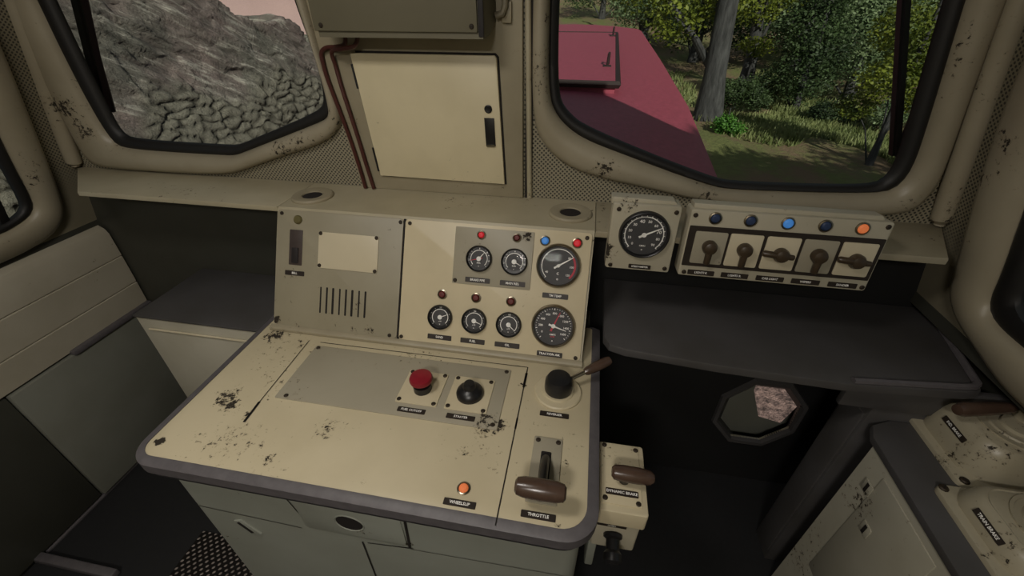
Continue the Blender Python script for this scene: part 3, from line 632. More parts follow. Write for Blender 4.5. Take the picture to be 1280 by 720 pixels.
for k in range(5):
    x = px[k]; up = k in (0, 1, 3)
    b = MB(); b.prism(rrect(x-.036, x+.036, .037, .118, .004, 3), .0012, .004, 'plategrey' if k in (0, 3) else 'plaque', .0008); q = b.build('switch_plate', swb)
    b = MB(); b.lathe([(0, 0), (.0165, 0), (.017, .010), (.014, .018), (.007, .021), (0, .0215)], (0, 0, 0), 'knobbrown', seg=24)
    b.lathe([(0, -.006), (.007, -.004), (.008, .01), (.0075, .038), (.005, .042), (0, .043)], (0, 0, .012), 'knobbrown', (0, -1, -.05), 12)
    if not up: b.lathe([(0, -.006), (.007, -.004), (.0075, .01), (.006, .026), (0, .028)], (0, 0, .012), 'knobbrown', (0, 1, -.05), 12)
    b.build('rotary_knob', q, loc=(x, .077 if not up else .082, .004), rot=Matrix.Rotation(0 if up else -PI/2-.08, 3, 'Z'))
    name_plate(swb, x-.003, .0115, 0, .062, tx[k], .0125, .0075)
lx = [-.156, -.080, -.001, .076, .151]
for k in range(5): lamp(swb, lx[k], .151, 0, 'lensblit' if k == 2 else ('lensamb' if k == 4 else 'lensblue'), 'lit light blue lamp' if k == 2 else ('lit orange lamp' if k == 4 else None), .0115)

# ------------------------------------------------------------------ dynamic brake box on the desk side
dyn = thing('dynamic_brake_box', 'small cream dynamic brake box with brown grip on the right side of the desk', 'brake control', (.145, .55, .6))
b = MB(); b.prism(rrect(.092, .191, .470, .632, .006, 3), .812, .860, 'cream', .003); b.build('upper_case', dyn, True)
b = MB(); b.prism(rrect(.092, .186, .480, .62, .006, 3), .70, .812, 'boxgrey', .003); b.bx(.092, .112, .50, .58, .55, .70, 'base', .004); b.build('lower_case', dyn, True)
b = MB(); b.prism(rrect(.098, .180, .486, .628, .003, 2), .860, .8625, 'cream', .0008); fp = b.build('face_plate', dyn, True)
for x, y in ((.105, .621), (.174, .618), (.106, .496), (.172, .493)): screw(fp, x-.145, y-.55, .2625)
b = MB(); b.cyl((.145, .541, .8625), (.145, .535, .895), .011, 'label'); b.build('lever_stem', dyn, True)
b = MB(); b.lathe([(0, -.042), (.009, -.042), (.0145, -.037), (.0165, -.02), (.0165, .012), (.0145, .034), (.009, .042), (0, .043)], (.157, .532, .899), 'wood', (1, -.02, 0), 24); o = b.build('grip', dyn, True); o['label'] = 'smooth brown barrel grip'
name_plate(dyn, .140-.145, .5115-.55, .2625, .066, 'DYNAMIC BRAKE')
name_plate(dyn, .128-.145, .480-.55-.0008, .793-.6, .06, 'HORN', .010, .006, Matrix.Rotation(PI/2, 3, 'X'))
b = MB(); b.lathe([(.020, 0), (.020, .006), (.014, .010), (.014, .03), (.019, .036), (.019, .05), (.012, .056), (0, .057)], (.135, .480, .755), 'black', (0, -1, -.3)); b.build('horn_knob', dyn, True)

# ------------------------------------------------------------------ pillar: cabinet door, overhead box, conduits
cab = thing('wall_cabinet', 'pale cream cabinet door with black latch on the pillar between the front windows', 'wall cabinet', (-.44, 1.186, 1.42))
b = MB(XZ(1.186)); b.prism([(-.617, 1.256), (-.229, 1.253), (-.2465, 1.580), (-.252, 1.586), (-.642, 1.586)], 0, .010, 'door', .002); dr = b.build('door', cab, True)
b = MB(XZ(1.186)); b.prism([(-.612, 1.252), (-.224, 1.250), (-.2415, 1.583), (-.250, 1.591), (-.630, 1.591)], -.0005, .0015, 'slotdark'); b.build('door_shadow_gap', cab, True)
b = MB(XZ(1.176)); b.lathe([(0, .0), (.0105, 0), (.0105, .003), (.008, .0045), (0, .003)], (-.271, 1.460, 0), 'black', seg=20); b.build('lock', dr, True)
b = MB(XZ(1.176)); b.prism([(-.280, 1.362), (-.2525, 1.363), (-.2555, 1.437), (-.283, 1.437)], 0, .003, 'black', .001); b.prism([(-.278, 1.361), (-.2545, 1.362), (-.2545, 1.367), (-.278, 1.366)], .003, .005, 'chrome'); b.build('latch_handle', dr, True)
for z0, z1 in ((1.50, 1.56), (1.27, 1.34)):
    x = lambda z: -.641+(1.586-z)*.076-.003
    b = MB(); b.tube([(x(z0), 1.178, z0), (x(z1), 1.178, z1)], .004, 'black', 8); b.build('hinge', cab, True)
ob = thing('overhead_box', 'olive grey equipment box mounted above the pale cabinet door', 'equipment box', (-.45, 1.14, 1.63))
b = MB(); b.raw([(-.665,1.09,1.627),(-.258,1.09,1.627),(-.258,1.09,2.05),(-.665,1.09,2.05), (-.665,1.186,1.636),(-.247,1.186,1.66),(-.247,1.186,2.05),(-.665,1.186,2.05), (-.252,1.13,1.633)],
    [(0,1,2,3),(4,0,3,7),(1,8,5,6,2),(0,4,5,8,1),(3,2,6,7),(5,4,7,6)], 'olive'); b.build('case', ob, True)
b = MB(); b.bx(-.672, -.270, 1.084, 1.090, 1.640, 2.04, 'olive', .002); b.bx(-.268, -.256, 1.086, 1.092, 1.632, 2.04, 'edgedark', .001); cv = b.build('cover', ob, True)
for x in (-.652, -.283): screw(cv, *(Vector((x, 1.084, 1.652))-Vector((-.45, 1.14, 1.63)))).rotation_euler = (PI/2, 0, 0)
clip = MB(); clip.bx(-.232, -.208, 1.176, 1.187, 1.655, 1.70, 'wall', .003); clip.tube([(-.222, 1.17, 1.75), (-.222, 1.17, 1.69), (-.228, 1.17, 1.675), (-.245, 1.17, 1.67)], .008, 'conduitgrey'); tag(clip.build('cable_clip'), 'small beige clip and cable stub right of the olive overhead box', 'cable clip')
def smooth_path(p, n=6):
    p = [Vector(q) for q in p]; out = []
    for i in range(len(p)-1):
        a, b_, c, d = p[max(i-1, 0)], p[i], p[i+1], p[min(i+2, len(p)-1)]
        for k in range(n):
            s = k/n; out.append(.5*((2*b_)+(-a+c)*s+(2*a-5*b_+4*c-d)*s*s+(-a+3*b_-3*c+d)*s**3))
    return out+[p[-1]]
b = MB(); b.tube(smooth_path([(-.640,1.165,1.645),(-.640,1.165,1.622),(-.648,1.168,1.606),(-.672,1.172,1.600),(-.705,1.176,1.597),(-.724,1.178,1.585),(-.726,1.178,1.56),(-.722,1.178,1.515),(-.700,1.178,1.40),(-.685,1.178,1.30),(-.676,1.178,1.212)]), .0056, 'pipe', 10)
tag(b.build('conduit'), 'dark red conduit nearer the left front window, bent under the overhead box', 'conduit', 'dark red conduits on the pillar')
b = MB(); b.tube(smooth_path([(-.598,1.155,1.64),(-.600,1.153,1.622),(-.612,1.150,1.604),(-.645,1.150,1.598),(-.676,1.158,1.594),(-.690,1.170,1.582),(-.691,1.178,1.555),(-.686,1.178,1.50),(-.668,1.178,1.37),(-.657,1.178,1.28),(-.648,1.178,1.212)]), .0056, 'pipe', 10)
tag(b.build('conduit'), 'dark red conduit beside the pale cabinet door, bent under the overhead box', 'conduit', 'dark red conduits on the pillar')

# ------------------------------------------------------------------ left side: grooved side panel, heater, side box
sp_ = thing('wainscot', 'long beige wall panel with two grooves below the left side window', 'wall panel', (-1.82, .5, .6))
prof = [(0, .612), (.014, .615), (.020, .717), (.015, .720), (.020, .724), (.024, .843), (.019, .846), (.024, .850), (.026, .945), (.018, .966), (-.012, .985), (-.02, .985)]
b = MB(); b.prism([(-1.838+d, z) for d, z in [(-.004, .612)]+prof[1:]], -1.19, 1.3, 'slat', .004, Matrix(((1, 0, 0, 0), (0, 0, -1, 0), (0, 1, 0, 0), (0, 0, 0, 1)))); b.build('grooved_cover', sp_, True)
b = MB(); b.bx(-1.835, -1.805, .86, 1.195, .600, .622, 'edge', .006); b.build('bottom_rail', sp_, True)
ht = thing('heater_cover', 'flat dark grey heater cover low on the left wall under the beige side panel', 'heater cover', (-1.83, .9, 0))
b = MB(); b.bx(-1.842, -1.815, .652, 1.192, .02, .605, 'heater', .006); b.build('cover', ht, True)
dl = thing('side_hatch', 'very dark hatch on the left wall nearer than the grey heater cover', 'hatch', (-1.83, .3, 0))
b = MB(); b.bx(-1.842, -1.826, .10, .648, .02, .605, 'recess', .004); b.build('hatch_leaf', dl, True)
sb = thing('side_box', 'metal box with dark top and cream front between the desk and left wall', 'equipment box', (-1.2, 1.05, 0))
b = MB(); b.bx(-1.46, -.93, .893, 1.197, .0, .812, 'sidebox', .004); b.build('body', sb, True)
b = MB(); b.bx(-1.463, -.93, .888, 1.197, .812, .820, 'shelf', .002); b.build('lid', sb, True)
b = MB(); b.bx(-1.425, -.93, .888, .893, .05, .768, 'sidebox', .002); b.tube([(-1.42, .886, .768), (-1.0, .886, .768)], .004, 'plaque', 8); b.build('front_panel', sb, True)  # pale colour on the rail paints in its bright highlight

# ------------------------------------------------------------------ right side: dark shelf, footwell, console, brake stands
sh = thing('dark_shelf', 'deep dark grey shelf with raised edge under the switch box', 'shelf', (.55, 1.0, .9))
poly = [(.095, .90), (.11, .872), (.15, .858), (.375, .838), (.66, .826), (.93, .846), (.965, .86), (.985, .90), (1.053, 1.197), (.095, 1.197)]
b = MB(); b.prism(poly, .925, .948, 'shelf', .006); b.build('top_board', sh, True)
b = MB(); b.tube([(1.03, 1.19, .952), (1.0, 1.04, .952), (.968, .90, .952), (.962, .875, .952), (.945, .862, .952), (.92, .858, .952), (.68, .838, .950)], .009, 'edge', 8); b.build('raised_edge', sh, True)
b = MB(); b.bx(.70, 1.05, .862, .88, .84, .926, 'shelf', .004); b.build('apron', sh, True)
fo = thing('wall_opening', 'dim eight sided opening low in the dark front wall with bright stones showing through', 'opening', (.735, 1.2, .41))
def o8(k, y, dx=0, dz=0): return [(.735+dx+.145*k*math.cos(PI/8+i*PI/4), y, .41+dz+.170*k*math.sin(PI/8+i*PI/4)) for i in range(8)]
rows = [o8(1.12, 1.197), o8(1.10, 1.186), o8(1.0, 1.186), o8(.97, 1.20), o8(.95, 1.30, .061, -.107)]
vs = [v for r_ in rows for v in r_]; fs = [(a*8+k, a*8+(k+1) % 8, (a+1)*8+(k+1) % 8, (a+1)*8+k) for a in range(4) for k in range(8)]
b = MB(); b.raw(vs, fs, 'shelf'); b.build('flared_duct', fo, True, angle=20)
e = o8(.95, 1.30, .061, -.107)
b = MB(); b.raw(e+[(.742, 1.296, .43), (.80, 1.292, .29), (.89, 1.29, .27), (.70, 1.31, .25)], [(2, 3, 11, 8), (3, 4, 11), (4, 5, 11), (5, 6, 9, 11), (11, 9, 8), (6, 7, 10, 9), (7, 0, 10)], 'heater'); b.build('torn_flap', fo, True, angle=20)
cn = thing('brake_console', 'low cream cabinet with dark top carrying the two brake stands at right', 'console', (.9, .5, 0))
b = MB(); b.prism([(.775, -.2), (1.05, -.2), (1.05, .80), (.782, .80)], 0, .785, 'console', .003); cb = b.build('body', cn, True)
b = MB(); b.prism([(.768, -.2), (1.052, -.2), (1.052, .868), (.84, .868), (.79, .845), (.772, .805)], .785, .803, 'shelf', .005); b.build('top_board', cn, True)
b = MB(); b.bx(.7775, .782, .53, .725, .30, .752, 'console', .002); b.build('door', cb, True)
for (y, z) in ((.738, .69), (.675, .61)):
    b = MB(); b.bx(.774, .778, y-.016, y+.016, z-.018, z+.018, 'console', .002); b.bx(.7725, .7745, y-.004, y+.004, z-.014, z+.014, 'slotdark'); b.build('latch', cb, True)
kick = thing('footwell_cabinet', 'dim blue grey cabinet side in the footwell under the dark shelf', 'cabinet', (.9, 1.0, 0))
b = MB(); b.bx(.79, 1.05, .872, .975, 0, .84, 'shelf', .004); b.bx(.785, .792, .88, .965, .05, .80, 'shelf', .003); b.build('body', kick, True)
def stand(x0, y0, lab, txt, handle, hf=1.):
    s = thing('brake_stand', lab, 'brake stand', (x0+.11, y0+.10, .803))
    T = Matrix.Translation((x0+.11, y0+.10, .803))
    def slab(pts): return pts
    b = MB(T); b.prism(rrect(-.128, .11, -.112, .105, .02, 4), 0, .012, 'stand', .004); fl = b.build('flange', s, True)
    b = MB(T); rows = []
    for sc_, z in ((1.03, .008), (1.03, .03), (1.0, .05), (.93, .078), (.87, .092), (.80, .099), (.77, .095), (.74, .0975)):
        rows.append([(x, y, z*hf+.004*(1-hf)) for x, y in rrect(-.105*sc_, .105*sc_, -.098*sc_, .098*sc_, .055*sc_, 7)])
    n = len(rows[0]); vs = [v for r_ in rows for v in r_]; fs = [(a*n+k, a*n+(k+1) % n, (a+1)*n+(k+1) % n, (a+1)*n+k) for a in range(len(rows)-1) for k in range(n)]; fs.append(tuple(range((len(rows)-1)*n, len(rows)*n)))
    b.raw(vs, fs, 'stand'); bd = b.build('body', s, True, angle=50)
    b = MB(T @ Matrix.Translation((0, 0, .0975*(hf-1)+.004*(1-hf)))); b.lathe([(.074, .0975), (.074, .1015), (.068, .1015), (.066, .098), (.056, .098), (.054, .102), (.047, .102), (.045, .098), (.034, .099), (.032, .106), (.018, .108), (0, .108)], (.01, 0, 0), 'stand', seg=40); b.build('ringed_cap', s, True)
    for x, y in ((-.114, .094), (-.114, -.099)): screw(fl, x, y, .012).scale = (1.7, 1.7, 1.7)
    # label on the sloping shoulder facing the driver
    R = Matrix.Rotation(-PI/2, 3, 'Z') @ Matrix.Rotation(0, 3, 'X')
    q = MB(); q.prism(rrect(-.035, .035, -.0065, .0065, .001, 2), 0, .0015, 'label'); q.text(txt, .0085, (0, 0, .0017), 'white')
    o = q.build('name_plate', s, loc=(-.1035, 0, .066*hf+.002), rot=Matrix.Rotation(-PI/2, 3, 'Z') @ Matrix.Rotation(math.radians(72 if hf == 1 else 58), 3, 'X'))
    if handle:
        b = MB(T); b.lathe([(.020, 0), (.020, .022), (.014, .028), (0, .029)], (.03, .02, .106), 'stand'); b.build('hub', s, True)
        b = MB(T); b.lathe([(0, 0), (.011, 0), (.0135, .02), (.0155, .07), (.0165, .125), (.012, .138), (0, .141)], (.0, .03, .128), 'wood', (-1, -.25, .04), 18); o = b.build('handle', s, True); o['label'] = 'brown grip pointing at the desk'
    return s
stand(.905, .700, 'worn cream brake stand with a brown handle nearer the dark shelf', 'IND. BRAKE', True)
stand(.848, .480, 'worn cream brake stand without handle at the lower right corner', 'TRAIN BRAKE', False, .55)

# ------------------------------------------------------------------ wipers
def wiper(name, pts_arm, pts_blade, label, bw):
    s = thing(name, label, 'windscreen wiper', pts_arm[0])
    b = MB(); b.tube(pts_arm, .008, 'rubber', 8, radii=[.012, .007, .006]); b.build('arm', s, True)
    b = MB(); p0, p1 = (Vector(q) for q in pts_blade); d = (p1-p0).normalized(); n = Vector((0, 1, 0)).cross(d)
    for w, y0, y1 in ((bw, -.008, .012), (bw*.6, -.016, -.006)):
        vs = [];
        for q in (p0, p1):
            for sgn in (-1, 1):
                for y in (y0, y1): vs.append(q+n*w*sgn+Vector((0, y, 0)))
        b.raw(vs, [(0, 1, 3, 2), (4, 6, 7, 5), (0, 4, 5, 1), (2, 3, 7, 6), (0, 2, 6, 4), (1, 5, 7, 3)], 'rubber')
    b.build('blade', s, True); return s
wiper('windscreen_wiper', [(-1.63, 1.285, 1.385), (-1.577, 1.285, 1.55), (-1.43, 1.285, 1.95)], [(-1.622, 1.262, 1.40), (-1.485, 1.262, 1.80)], 'black wiper outside the left front window', .016)
wiper('windscreen_wiper', [(.815, 1.285, 1.385), (.80, 1.285, 1.50), (.71, 1.285, 1.95)], [(.793, 1.262, 1.368), (.640, 1.262, 1.75)], 'black wiper outside the right front window', .0085)

# ------------------------------------------------------------------ cab lamp
cl = thing('cab_lamp', 'square ceiling lamp above the driver', 'ceiling lamp', (-.62, .12, 2.38))
b = MB(); b.bx(-.80, -.44, -.02, .26, 2.355, 2.38, 'wall', .004); b.build('housing', cl, True)
b = MB(); b.bx(-.78, -.46, 0, .24, 2.345, 2.356, 'diff', .003); b.build('diffuser', cl, True)
ld = bpy.data.lights.new('cab_lamp_light', 'AREA'); ld.shape = 'RECTANGLE'; ld.size = .32; ld.size_y = .24; ld.energy = 7.6; ld.color = (1, .945, .875)
lo = bpy.data.objects.new('cab_lamp_light', ld); C.objects.link(lo); lo.location = (-.62, .12, 2.342)

cl2 = thing('cab_lamp', 'added unseen fill lamp on the ceiling at the rear of the cab', 'ceiling lamp', (-.25, -1.05, 2.38))  # unseen lamp, added to brighten the desk front and side walls
b = MB(); b.bx(-.43, -.07, -1.19, -.91, 2.355, 2.38, 'wall', .004); b.build('housing', cl2, True)
b = MB(); b.bx(-.41, -.09, -1.17, -.93, 2.345, 2.356, 'diff', .003); b.build('diffuser', cl2, True)
lo2 = bpy.data.objects.new('rear_fill_light', ld.copy()); C.objects.link(lo2); lo2.location = (-.25, -1.05, 2.342); lo2.data.energy = 21

# ------------------------------------------------------------------ outside: hood
hd_ = thing('engine_hood', 'long dull red engine hood in front of the right front window', 'engine hood', (-.4, 5, 1))
b = MB(); rows = []
for y, xe, ze, cr in ((1.26, .47, 1.172, .035), (1.6, .50, 1.174, .04), (2.9, .60, 1.184, .05), (5.0, .655, 1.23, .06), (8.5, .72, 1.30, .07)):
    w = xe+.4; r_ = []
    prof = [(-1, -1.3), (-1, -.06), (-.985, -.02)]+[(u, 0) for u in (-.93, -.6, -.3, 0, .3, .6, .93)]+[(.985, -.02), (1, -.06), (1, -1.3)]
    for u, dz in prof: r_.append((-.4+u*w, y, ze+cr*(1-u*u)+dz))
    rows.append(r_)
n = len(rows[0]); vs = [v for r_ in rows for v in r_]; fs = [(a*n+k, a*n+k+1, (a+1)*n+k+1, (a+1)*n+k) for a in range(len(rows)-1) for k in range(n-1)]+[tuple(range((len(rows)-1)*n, len(rows)*n)), tuple(range(n))[::-1]]
b.raw(vs, fs, 'hood'); bmesh.ops.recalc_face_normals(b.bm, faces=b.bm.faces); b.build('hood_body', hd_, True)
b = MB(); b.raw([(-.94, 2.93, 1.292), (.135, 2.93, 1.290), (.206, 6.0, 1.385), (-1.0, 6.0, 1.385), (-.94, 2.93, 1.20), (.135, 2.93, 1.20), (.206, 6.0, 1.28), (-1.0, 6.0, 1.28)], [(0, 1, 2, 3), (0, 4, 5, 1), (1, 5, 6, 2), (2, 6, 7, 3), (3, 7, 4, 0)], 'hood'); ha = b.build('roof_hatch', hd_, True)
b = MB(); b.tube([(-.95, 2.92, 1.275), (.145, 2.92, 1.272), (.216, 6.0, 1.372), (-1.0, 6.02, 1.372)], .024, 'hooddark', 6); b.build('hatch_rim', ha, True)
for x, y, z in ((.085, 3.5, 1.305), (.16, 5.6, 1.375)):
    b = MB(); b.tube([(x, y, z-.01), (x+.005, y, z+.08), (x+.01, y+.09, z+.08), (x+.01, y+.10, z)], .009, 'hooddark', 8); b.bx(x-.03, x+.03, y-.03, y+.04, z-.02, z+.008, 'hooddark', .004); b.build('grab_handle', ha, True)

# ------------------------------------------------------------------ outside: ground, cliff, trees
def fbm(p, o=5): return noise.fractal(Vector(p), .9, 2., o)
def gz(x, y):
    z = -1.5+.12*fbm((x*.5, y*.5, 3))
    if x > 8: z += (x-8)*.22
    if y > 26: z += (y-26)*.085
    return z
b = MB(); nx, ny = 80, 90; vs = []; fs = []
for j in range(ny+1):
    y = -4+74*(j/ny)**1.5
    for i in range(nx+1):
        x = -6+46*(i/nx)**1.2; vs.append((x, y, gz(x, y)))
for j in range(ny):
    for i in range(nx): a = j*(nx+1)+i; fs.append((a, a+1, a+nx+2, a+nx+1))
b.raw(vs, fs, 'ground'); struct(b.build('ground', angle=80))
# cliff on the left: coursed fieldstone foot, broken rock above
vs = []; fs = []; cols = []; ny, nz = 400, 270
def stones(y, z):
    sx, sz = .20, .062
    q = Vector((y/sx+.10*fbm((y*2, z*2, 5), 2), z/sz+.25*fbm((y*3, z*3, 9), 2)+.9*y, 0))
    best = [(9, None), (9, None)]; cx, cy = math.floor(q.x), math.floor(q.y)
    for ix in range(cx-1, cx+2):
        for iy in range(cy-1, cy+2):
            hsh = noise.cell_vector(Vector((ix+.5, iy+.5, 0)))
            p_ = Vector((ix+.5+.7*(hsh.x-.5)+(.5 if iy % 2 else 0), iy+.5+.5*(hsh.y-.5), 0)); d = (p_-q).length
            if d < best[0][0]: best = [(d, hsh.z), best[0]]
            elif d < best[1][0]: best[1] = (d, hsh.z)
    return best[1][0]-best[0][0], best[0][1] or .5
for j in range(nz+1):
    z = -.2+3.6*j/nz
    for i in range(ny+1):
        y = .8+11.2*(i/ny)**1.25
        top = 3.0-.62*max(0, y-2.2)+.25*fbm((y*1.3, 0, 4)); top = max(top, .95)
        zz_ = min(z, top)
        x = -2.95-.38*(zz_-.6)-max(0, z-top)*2.5
        k = min(1, max(0, (1.12+.18*fbm((y*1.5, 1, 2))-zz_)/.12))
        e_, h_ = stones(y, z)
        stone = min(.022, e_*.11)+.022*(h_-.5)
        a = .5
        s_, t_ = y*math.cos(a)-z*math.sin(a), y*math.sin(a)+z*math.cos(a)
        rock = .075*fbm((s_*.7, t_*3.4, 7), 6)+.035*abs(fbm((s_*2.2, t_*11, 1), 6))
        x += stone*k+rock*(1-k*.85)
        vs.append((x, y+.05*fbm((y*4, z*4, 2), 3), zz_+.05*fbm((y*5, z*5, 8), 3))); cols.append((k, h_, e_))
for j in range(nz):
    for i in range(ny): a = j*(ny+1)+i; fs.append((a, a+1, a+ny+2, a+ny+1))
me = bpy.data.meshes.new('cliff'); me.from_pydata(vs, [], fs); me.update()
ca = me.color_attributes.new('stone', 'FLOAT_COLOR', 'POINT')
for i, (k, h_, e_) in enumerate(cols): ca.data[i].color = (k, h_, min(1, e_*3.5), 1)
me.materials.append(K['rock']); me.polygons.foreach_set('use_smooth', [True]*len(me.polygons))
o = bpy.data.objects.new('cliff', me); C.objects.link(o); struct(o)
b = MB(); vs = []; fs = []
for j in range(25):
    for i in range(41):
        u = i/40; v = j/24; x = -30+26*u; y = 14+10*math.sin(u*2); z = -2+9*v
        vs.append((x, y+6*v+1.0*fbm((x*.4, z*.4, 1)), z+.8*fbm((x*.3, z*.3, 5))))
for j in range(24):
    for i in range(40): a = j*41+i; fs.append((a, a+1, a+42, a+41))
b.raw(vs, fs, 'palerock'); o = b.build('far_slope', angle=80); struct(o)

def leaves(b, centres, n, size, m, rnd):
    vs = []; fs = []; tot = sum(c[3]**2 for c in centres)
    for (cx, cy, cz, r, sq) in centres:
        for _ in range(int(n*1.8*r*r/tot)):
            d = Vector((rnd.gauss(0, 1), rnd.gauss(0, 1), rnd.gauss(0, 1))).normalized()
            q = r*rnd.uniform(.45, 1.0)*(1+.25*noise.noise(d*2.3+Vector((cx, cy, cz))))
            p = Vector((cx+d.x*q, cy+d.y*q, cz+d.z*q*sq))
            t = Vector((rnd.gauss(0, 1), rnd.gauss(0, 1), rnd.gauss(0, .5))).normalized(); nn = (d+Vector((rnd.gauss(0, .6), rnd.gauss(0, .6), rnd.gauss(0, .6)))).normalized()
            w = nn.cross(t).normalized(); L = size*.74*rnd.uniform(.6, 1.4); k = len(vs)
            vs += [p-t*L*.5, p+w*L*.28-nn*L*.05, p+t*L*.5-nn*L*.12, p-w*L*.28-nn*L*.05]; fs.append((k, k+1, k+2, k+3))
    b.raw(vs, fs, m)
def tree(label, x, y, h, r, top, crown, leaf, n, size, group='trees outside the right window', name='tree', branches=()):
    rnd = random.Random(int(x*100+y*7)); z0 = gz(x, y)
    s = thing(name, label, 'tree' if name == 'tree' else 'bush', (x, y, z0), group=group)
    tx, ty = top
    b = MB(); pts = [Vector((x, y, z0-.1)).lerp(Vector((tx, ty, z0+h)), k/6)+Vector((rnd.gauss(0, .03), rnd.gauss(0, .03), 0))*(h/6) for k in range(7)]
    b.tube(pts, r, 'bark', 12, radii=[r*1.35]+[r*(1-.09*k) for k in range(1, 7)])
    for c in crown:
        k = min(6, max(1, int((c[2]-z0)/h*6))); b.tube([pts[k-1], pts[k-1].lerp(Vector(c[:3]), .5)+Vector((0, 0, .2)), Vector(c[:3])], r*.3, 'bark', 6, radii=[r*.35, r*.22, r*.08])
    b.build('trunk', s, True)
    b = MB(); leaves(b, crown, n, size, leaf, rnd); b.build('foliage', s, True); return s
tree('thick grey tree trunk right behind the red hood, with overhanging yellow green leaves', 3.75, 15.2, 8, .36, (3.2, 15.2), [(2.2, 15.6, 1.3, 1.0, .8), (3.4, 16.2, 1.7, 1.0, .7), (1.4, 16, 2.2, 1.2, .8), (4.2, 15.8, 3.2, 1.6, .8), (2.4, 15, 4.5, 2.2, .8), (4.6, 15, 5.5, 2.4, .8)], 'leaf_yellow', 7000, .17)
tree('slim dark tree trunk right of the thick grey trunk', 6.5, 21.5, 8, .26, (5.9, 21.5), [(6.0, 21.2, 1.5, 1.2, .6), (7.2, 21.5, 2.4, 1.5, .7), (5.2, 22, 3.5, 1.9, .8), (7.4, 22, 5, 2.2, .8), (6.2, 20.6, .2, .8, .5)], 'leaf_yellow', 6000, .17)
tree('dark green dense tree in the middle of the right window view', 6.9, 17.0, 4.2, .12, (6.9, 17), [(6.8, 17, -.2, 1.0, 1.1), (6.5, 17.2, .9, .9, 1.0), (7.3, 17.2, .4, .9, 1.1), (6.9, 17.2, 1.9, .9, 1), (6.2, 17.5, -.6, .7, .9)], 'leaf_dark', 7000, .13)
tree('pale grey green tree right of the dark dense tree', 9.0, 18.2, 5, .14, (8.8, 18.2), [(8.3, 18, .9, 1.0, .9), (9.0, 18, .1, 1.0, .9), (9.5, 18.3, 1.3, 1.1, 1), (8.6, 18.4, 2.0, 1.1, .9), (7.9, 18.5, -.5, .8, .9), (10, 18.5, 0, 1, 1)], 'leaf_grey', 8000, .14)
tree('yellow green leafy tree behind the black wiper', 6.6, 11.2, 4, .07, (6.5, 11.2), [(6.2, 11.2, .3, .6, .8), (6.7, 11.4, .7, .6, .9), (6.3, 11.5, 1.2, .7, .8), (7.0, 11.2, .1, .6, .8), (6.0, 11.6, -.3, .45, .7)], 'leaf_yellow', 4200, .11)
tree('big leafy tree closing the view at the top of the right window', 9.5, 25, 8, .3, (9.5, 25), [(8.0, 25, 1.5, 1.6, .8), (9.8, 25, 2.6, 1.8, .9), (11.5, 25, 1.4, 1.8, 1), (7, 25.5, 3.2, 1.8, .8), (10.2, 25.5, .2, 1.3, .8), (12.5, 25, 3, 2, 1)], 'leaf_grey', 7000, .2)
tree('broad dark tree far right behind the wiper', 13, 20, 7, .25, (13, 20), [(11.6, 20, .8, 1.4, .9), (12.8, 20, 1.8, 1.7, 1), (14.2, 20, .8, 1.8, 1), (11, 20.5, -.2, 1, .8), (13.5, 20, 3, 2, 1)], 'leaf_dark', 7000, .18)
tree('far dark tree left of the slim trunk, above the bushes', 5.6, 29, 8, .25, (5.6, 29), [(4.6, 29, .6, 1.5, .9), (6.2, 29, 1.5, 1.8, 1), (7.8, 29.5, .6, 1.6, 1), (9.2, 29, 1.8, 2, 1), (5.2, 29, 2.8, 1.8, .9), (11, 30, 1, 2, 1)], 'leaf_dark', 7000, .22)
tree('far grey green tree at the top centre of the right window view', 3.0, 34, 9, .25, (3.0, 34), [(2.2, 34, 1.6, 1.8, .9), (3.8, 34, 2.2, 2, 1), (5, 34, .9, 1.6, .9)], 'leaf_grey', 4500, .24)
def bush(label, x, y, crown, leaf, n, size):
    return tree(label, x, y, .7, .03, (x, y), crown, leaf, n, size, 'bushes on the bank', 'bush')
bush('round dark bush right of the thick grey trunk base', 4.8, 16.4, [(4.5, 16.4, -.9, .55, .9), (5.1, 16.5, -.85, .6, .9), (5.6, 16.7, -1.1, .45, .8)], 'leaf_dark', 4200, .09)
bush('bright green small plant at the foot of the thick grey trunk', 3.9, 13.6, [(3.85, 13.6, -1.25, .35, .9), (4.15, 13.5, -1.35, .28, .8)], 'leaf_bright', 900, .11)
bush('low dark bush below the dark dense tree', 7.4, 15.4, [(7.2, 15.4, -1.15, .5, .7), (7.8, 15.3, -1.2, .45, .7)], 'leaf_dark', 2400, .09)
bush('low pale bush at the right end of the grass bank', 8.4, 14.2, [(8.2, 14.2, -.95, .5, .8), (8.8, 14.4, -.8, .6, .8)], 'leaf_grey', 2600, .09)
# two trees to the right of the track, whose crowns shade the bank
tree('tall tree beside the right side window', 8.8, 3.0, 5.5, .2, (8.8, 3.0), [(8.8, 3.0, 2.4, 1.2, .8), (7.6, 3.2, 2.6, 1.2, .7), (9.5, 3.6, 3.4, 1.3, .8), (8.0, 2.2, 3.4, 1.3, .8), (6.9, 2.4, 2.0, 1.1, .7)], 'leaf_dark', 4500, .22)
tree('unseen leafy tree added behind the cab on its right to shade the side window', 3.9, -3.6, 5.2, .15, (3.4, -3.5), [(2.28, y0-3.5, z0+2.4, .5, .95) for y0 in (.1, .45, .80) for z0 in (1.2, 1.62)]+[(3.2, -3.6, 4.4, .9, .8)], 'leaf_dark', 9000, .16)  # unseen tree, added to keep sun from entering the side window
tree('leafy tree close to the right front corner of the cab', 6.9, 3.6, 4.2, .14, (6.7, 3.7), [(5.4, 4.2, 2.3, 1.1, .8), (6.6, 4.0, 2.9, 1.2, .8), (5.9, 3.2, 3.2, 1.1, .8), (7.2, 4.6, 2.2, 1.0, .8)], 'leaf_dark', 4500, .2)
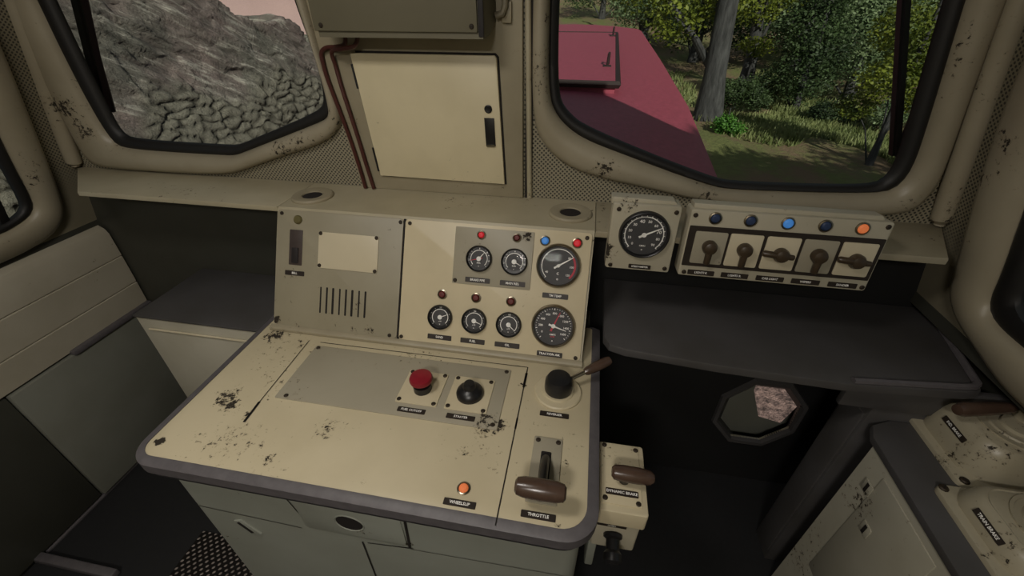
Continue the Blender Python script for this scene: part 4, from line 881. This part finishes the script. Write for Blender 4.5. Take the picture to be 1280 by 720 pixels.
for k, (x, y, lf, lab) in enumerate(((14, 34, 'leaf_grey', 'far pale tree behind the broad dark tree'), (0.2, 47, 'leaf_dark', 'farthest dark tree beyond the end of the red hood'), (7.5, 42, 'leaf_yellow', 'farthest yellow green tree between the trunks'), (18, 27, 'leaf_yellow', 'far yellow green tree at the right edge of the right window view'))):
    tree(lab, x, y, 9, .25, (x, y), [(x-2, y, gz(x, y)+2.2, 2.0, .9), (x+.5, y, gz(x, y)+3, 2.4, 1), (x+2.6, y+.5, gz(x, y)+2, 2.2, 1), (x, y, gz(x, y)+5, 2.6, .9)], lf, 5000, .27)
rnd = random.Random(3); vs = []; fs = []
for _ in range(26000):
    x = rnd.gauss(6.4, 1.2); y = 10+16*rnd.random()**1.2
    if noise.noise(Vector((x*.5, y*.22, 1))) < -.12: continue
    z = gz(x, y); a = rnd.uniform(0, 2*PI); h = rnd.uniform(.06, .2)*(1+.3*rnd.random()); w = .012+.0012*y; dx, dy = math.cos(a)*w, math.sin(a)*w; k = len(vs)
    lx_, ly_ = rnd.gauss(0, .05), rnd.gauss(0, .05)
    vs += [(x-dx, y-dy, z-.01), (x+dx, y+dy, z-.01), (x+lx_+dx*.2, y+ly_+dy*.2, z+h), (x+lx_-dx*.2, y+ly_-dy*.2, z+h)]; fs.append((k, k+1, k+2, k+3))
b = MB(); b.raw(vs, fs, 'grass'); tag(b.build('grass'), 'strip of pale grass on the bank beyond the red hood', 'grass', kind='stuff')

# ------------------------------------------------------------------ light, sky, camera
sl = bpy.data.lights.new('sun', 'SUN'); sl.energy = 4.2; sl.angle = .012; sl.color = (1, .95, .86)
so = bpy.data.objects.new('sun', sl); C.objects.link(so); so.rotation_euler = Vector((-.55, 1.45, -1)).to_track_quat('-Z', 'Y').to_euler()
w = bpy.data.worlds.new('sky'); sc.world = w; w.use_nodes = True; bg = w.node_tree.nodes['Background']
bg.inputs[0].default_value = (.62, .72, .85, 1); bg.inputs[1].default_value = .27
cd = bpy.data.cameras.new('camera'); cd.sensor_width = 36; cd.lens = 36*527/1280; cd.clip_start = .02; cd.clip_end = 300
co = bpy.data.objects.new('camera', cd); C.objects.link(co); co.location = (0, 0, 1.7)
yaw, pit = math.radians(-9.96), math.radians(34.27)
f = Vector((math.sin(yaw)*math.cos(pit), math.cos(yaw)*math.cos(pit), -math.sin(pit)))
co.rotation_euler = f.to_track_quat('-Z', 'Y').to_euler()
sc.camera = co
vs_ = sc.view_settings; vs_.view_transform = 'Standard'; vs_.look = 'None'; vs_.gamma = 1; vs_.exposure = 0; vs_.use_curve_mapping = False
sc.display_settings.display_device = 'sRGB'
sc.cycles.use_denoising = True; sc.cycles.max_bounces = 8; sc.cycles.transparent_max_bounces = 12; sc.cycles.caustics_reflective = False; sc.cycles.caustics_refractive = False
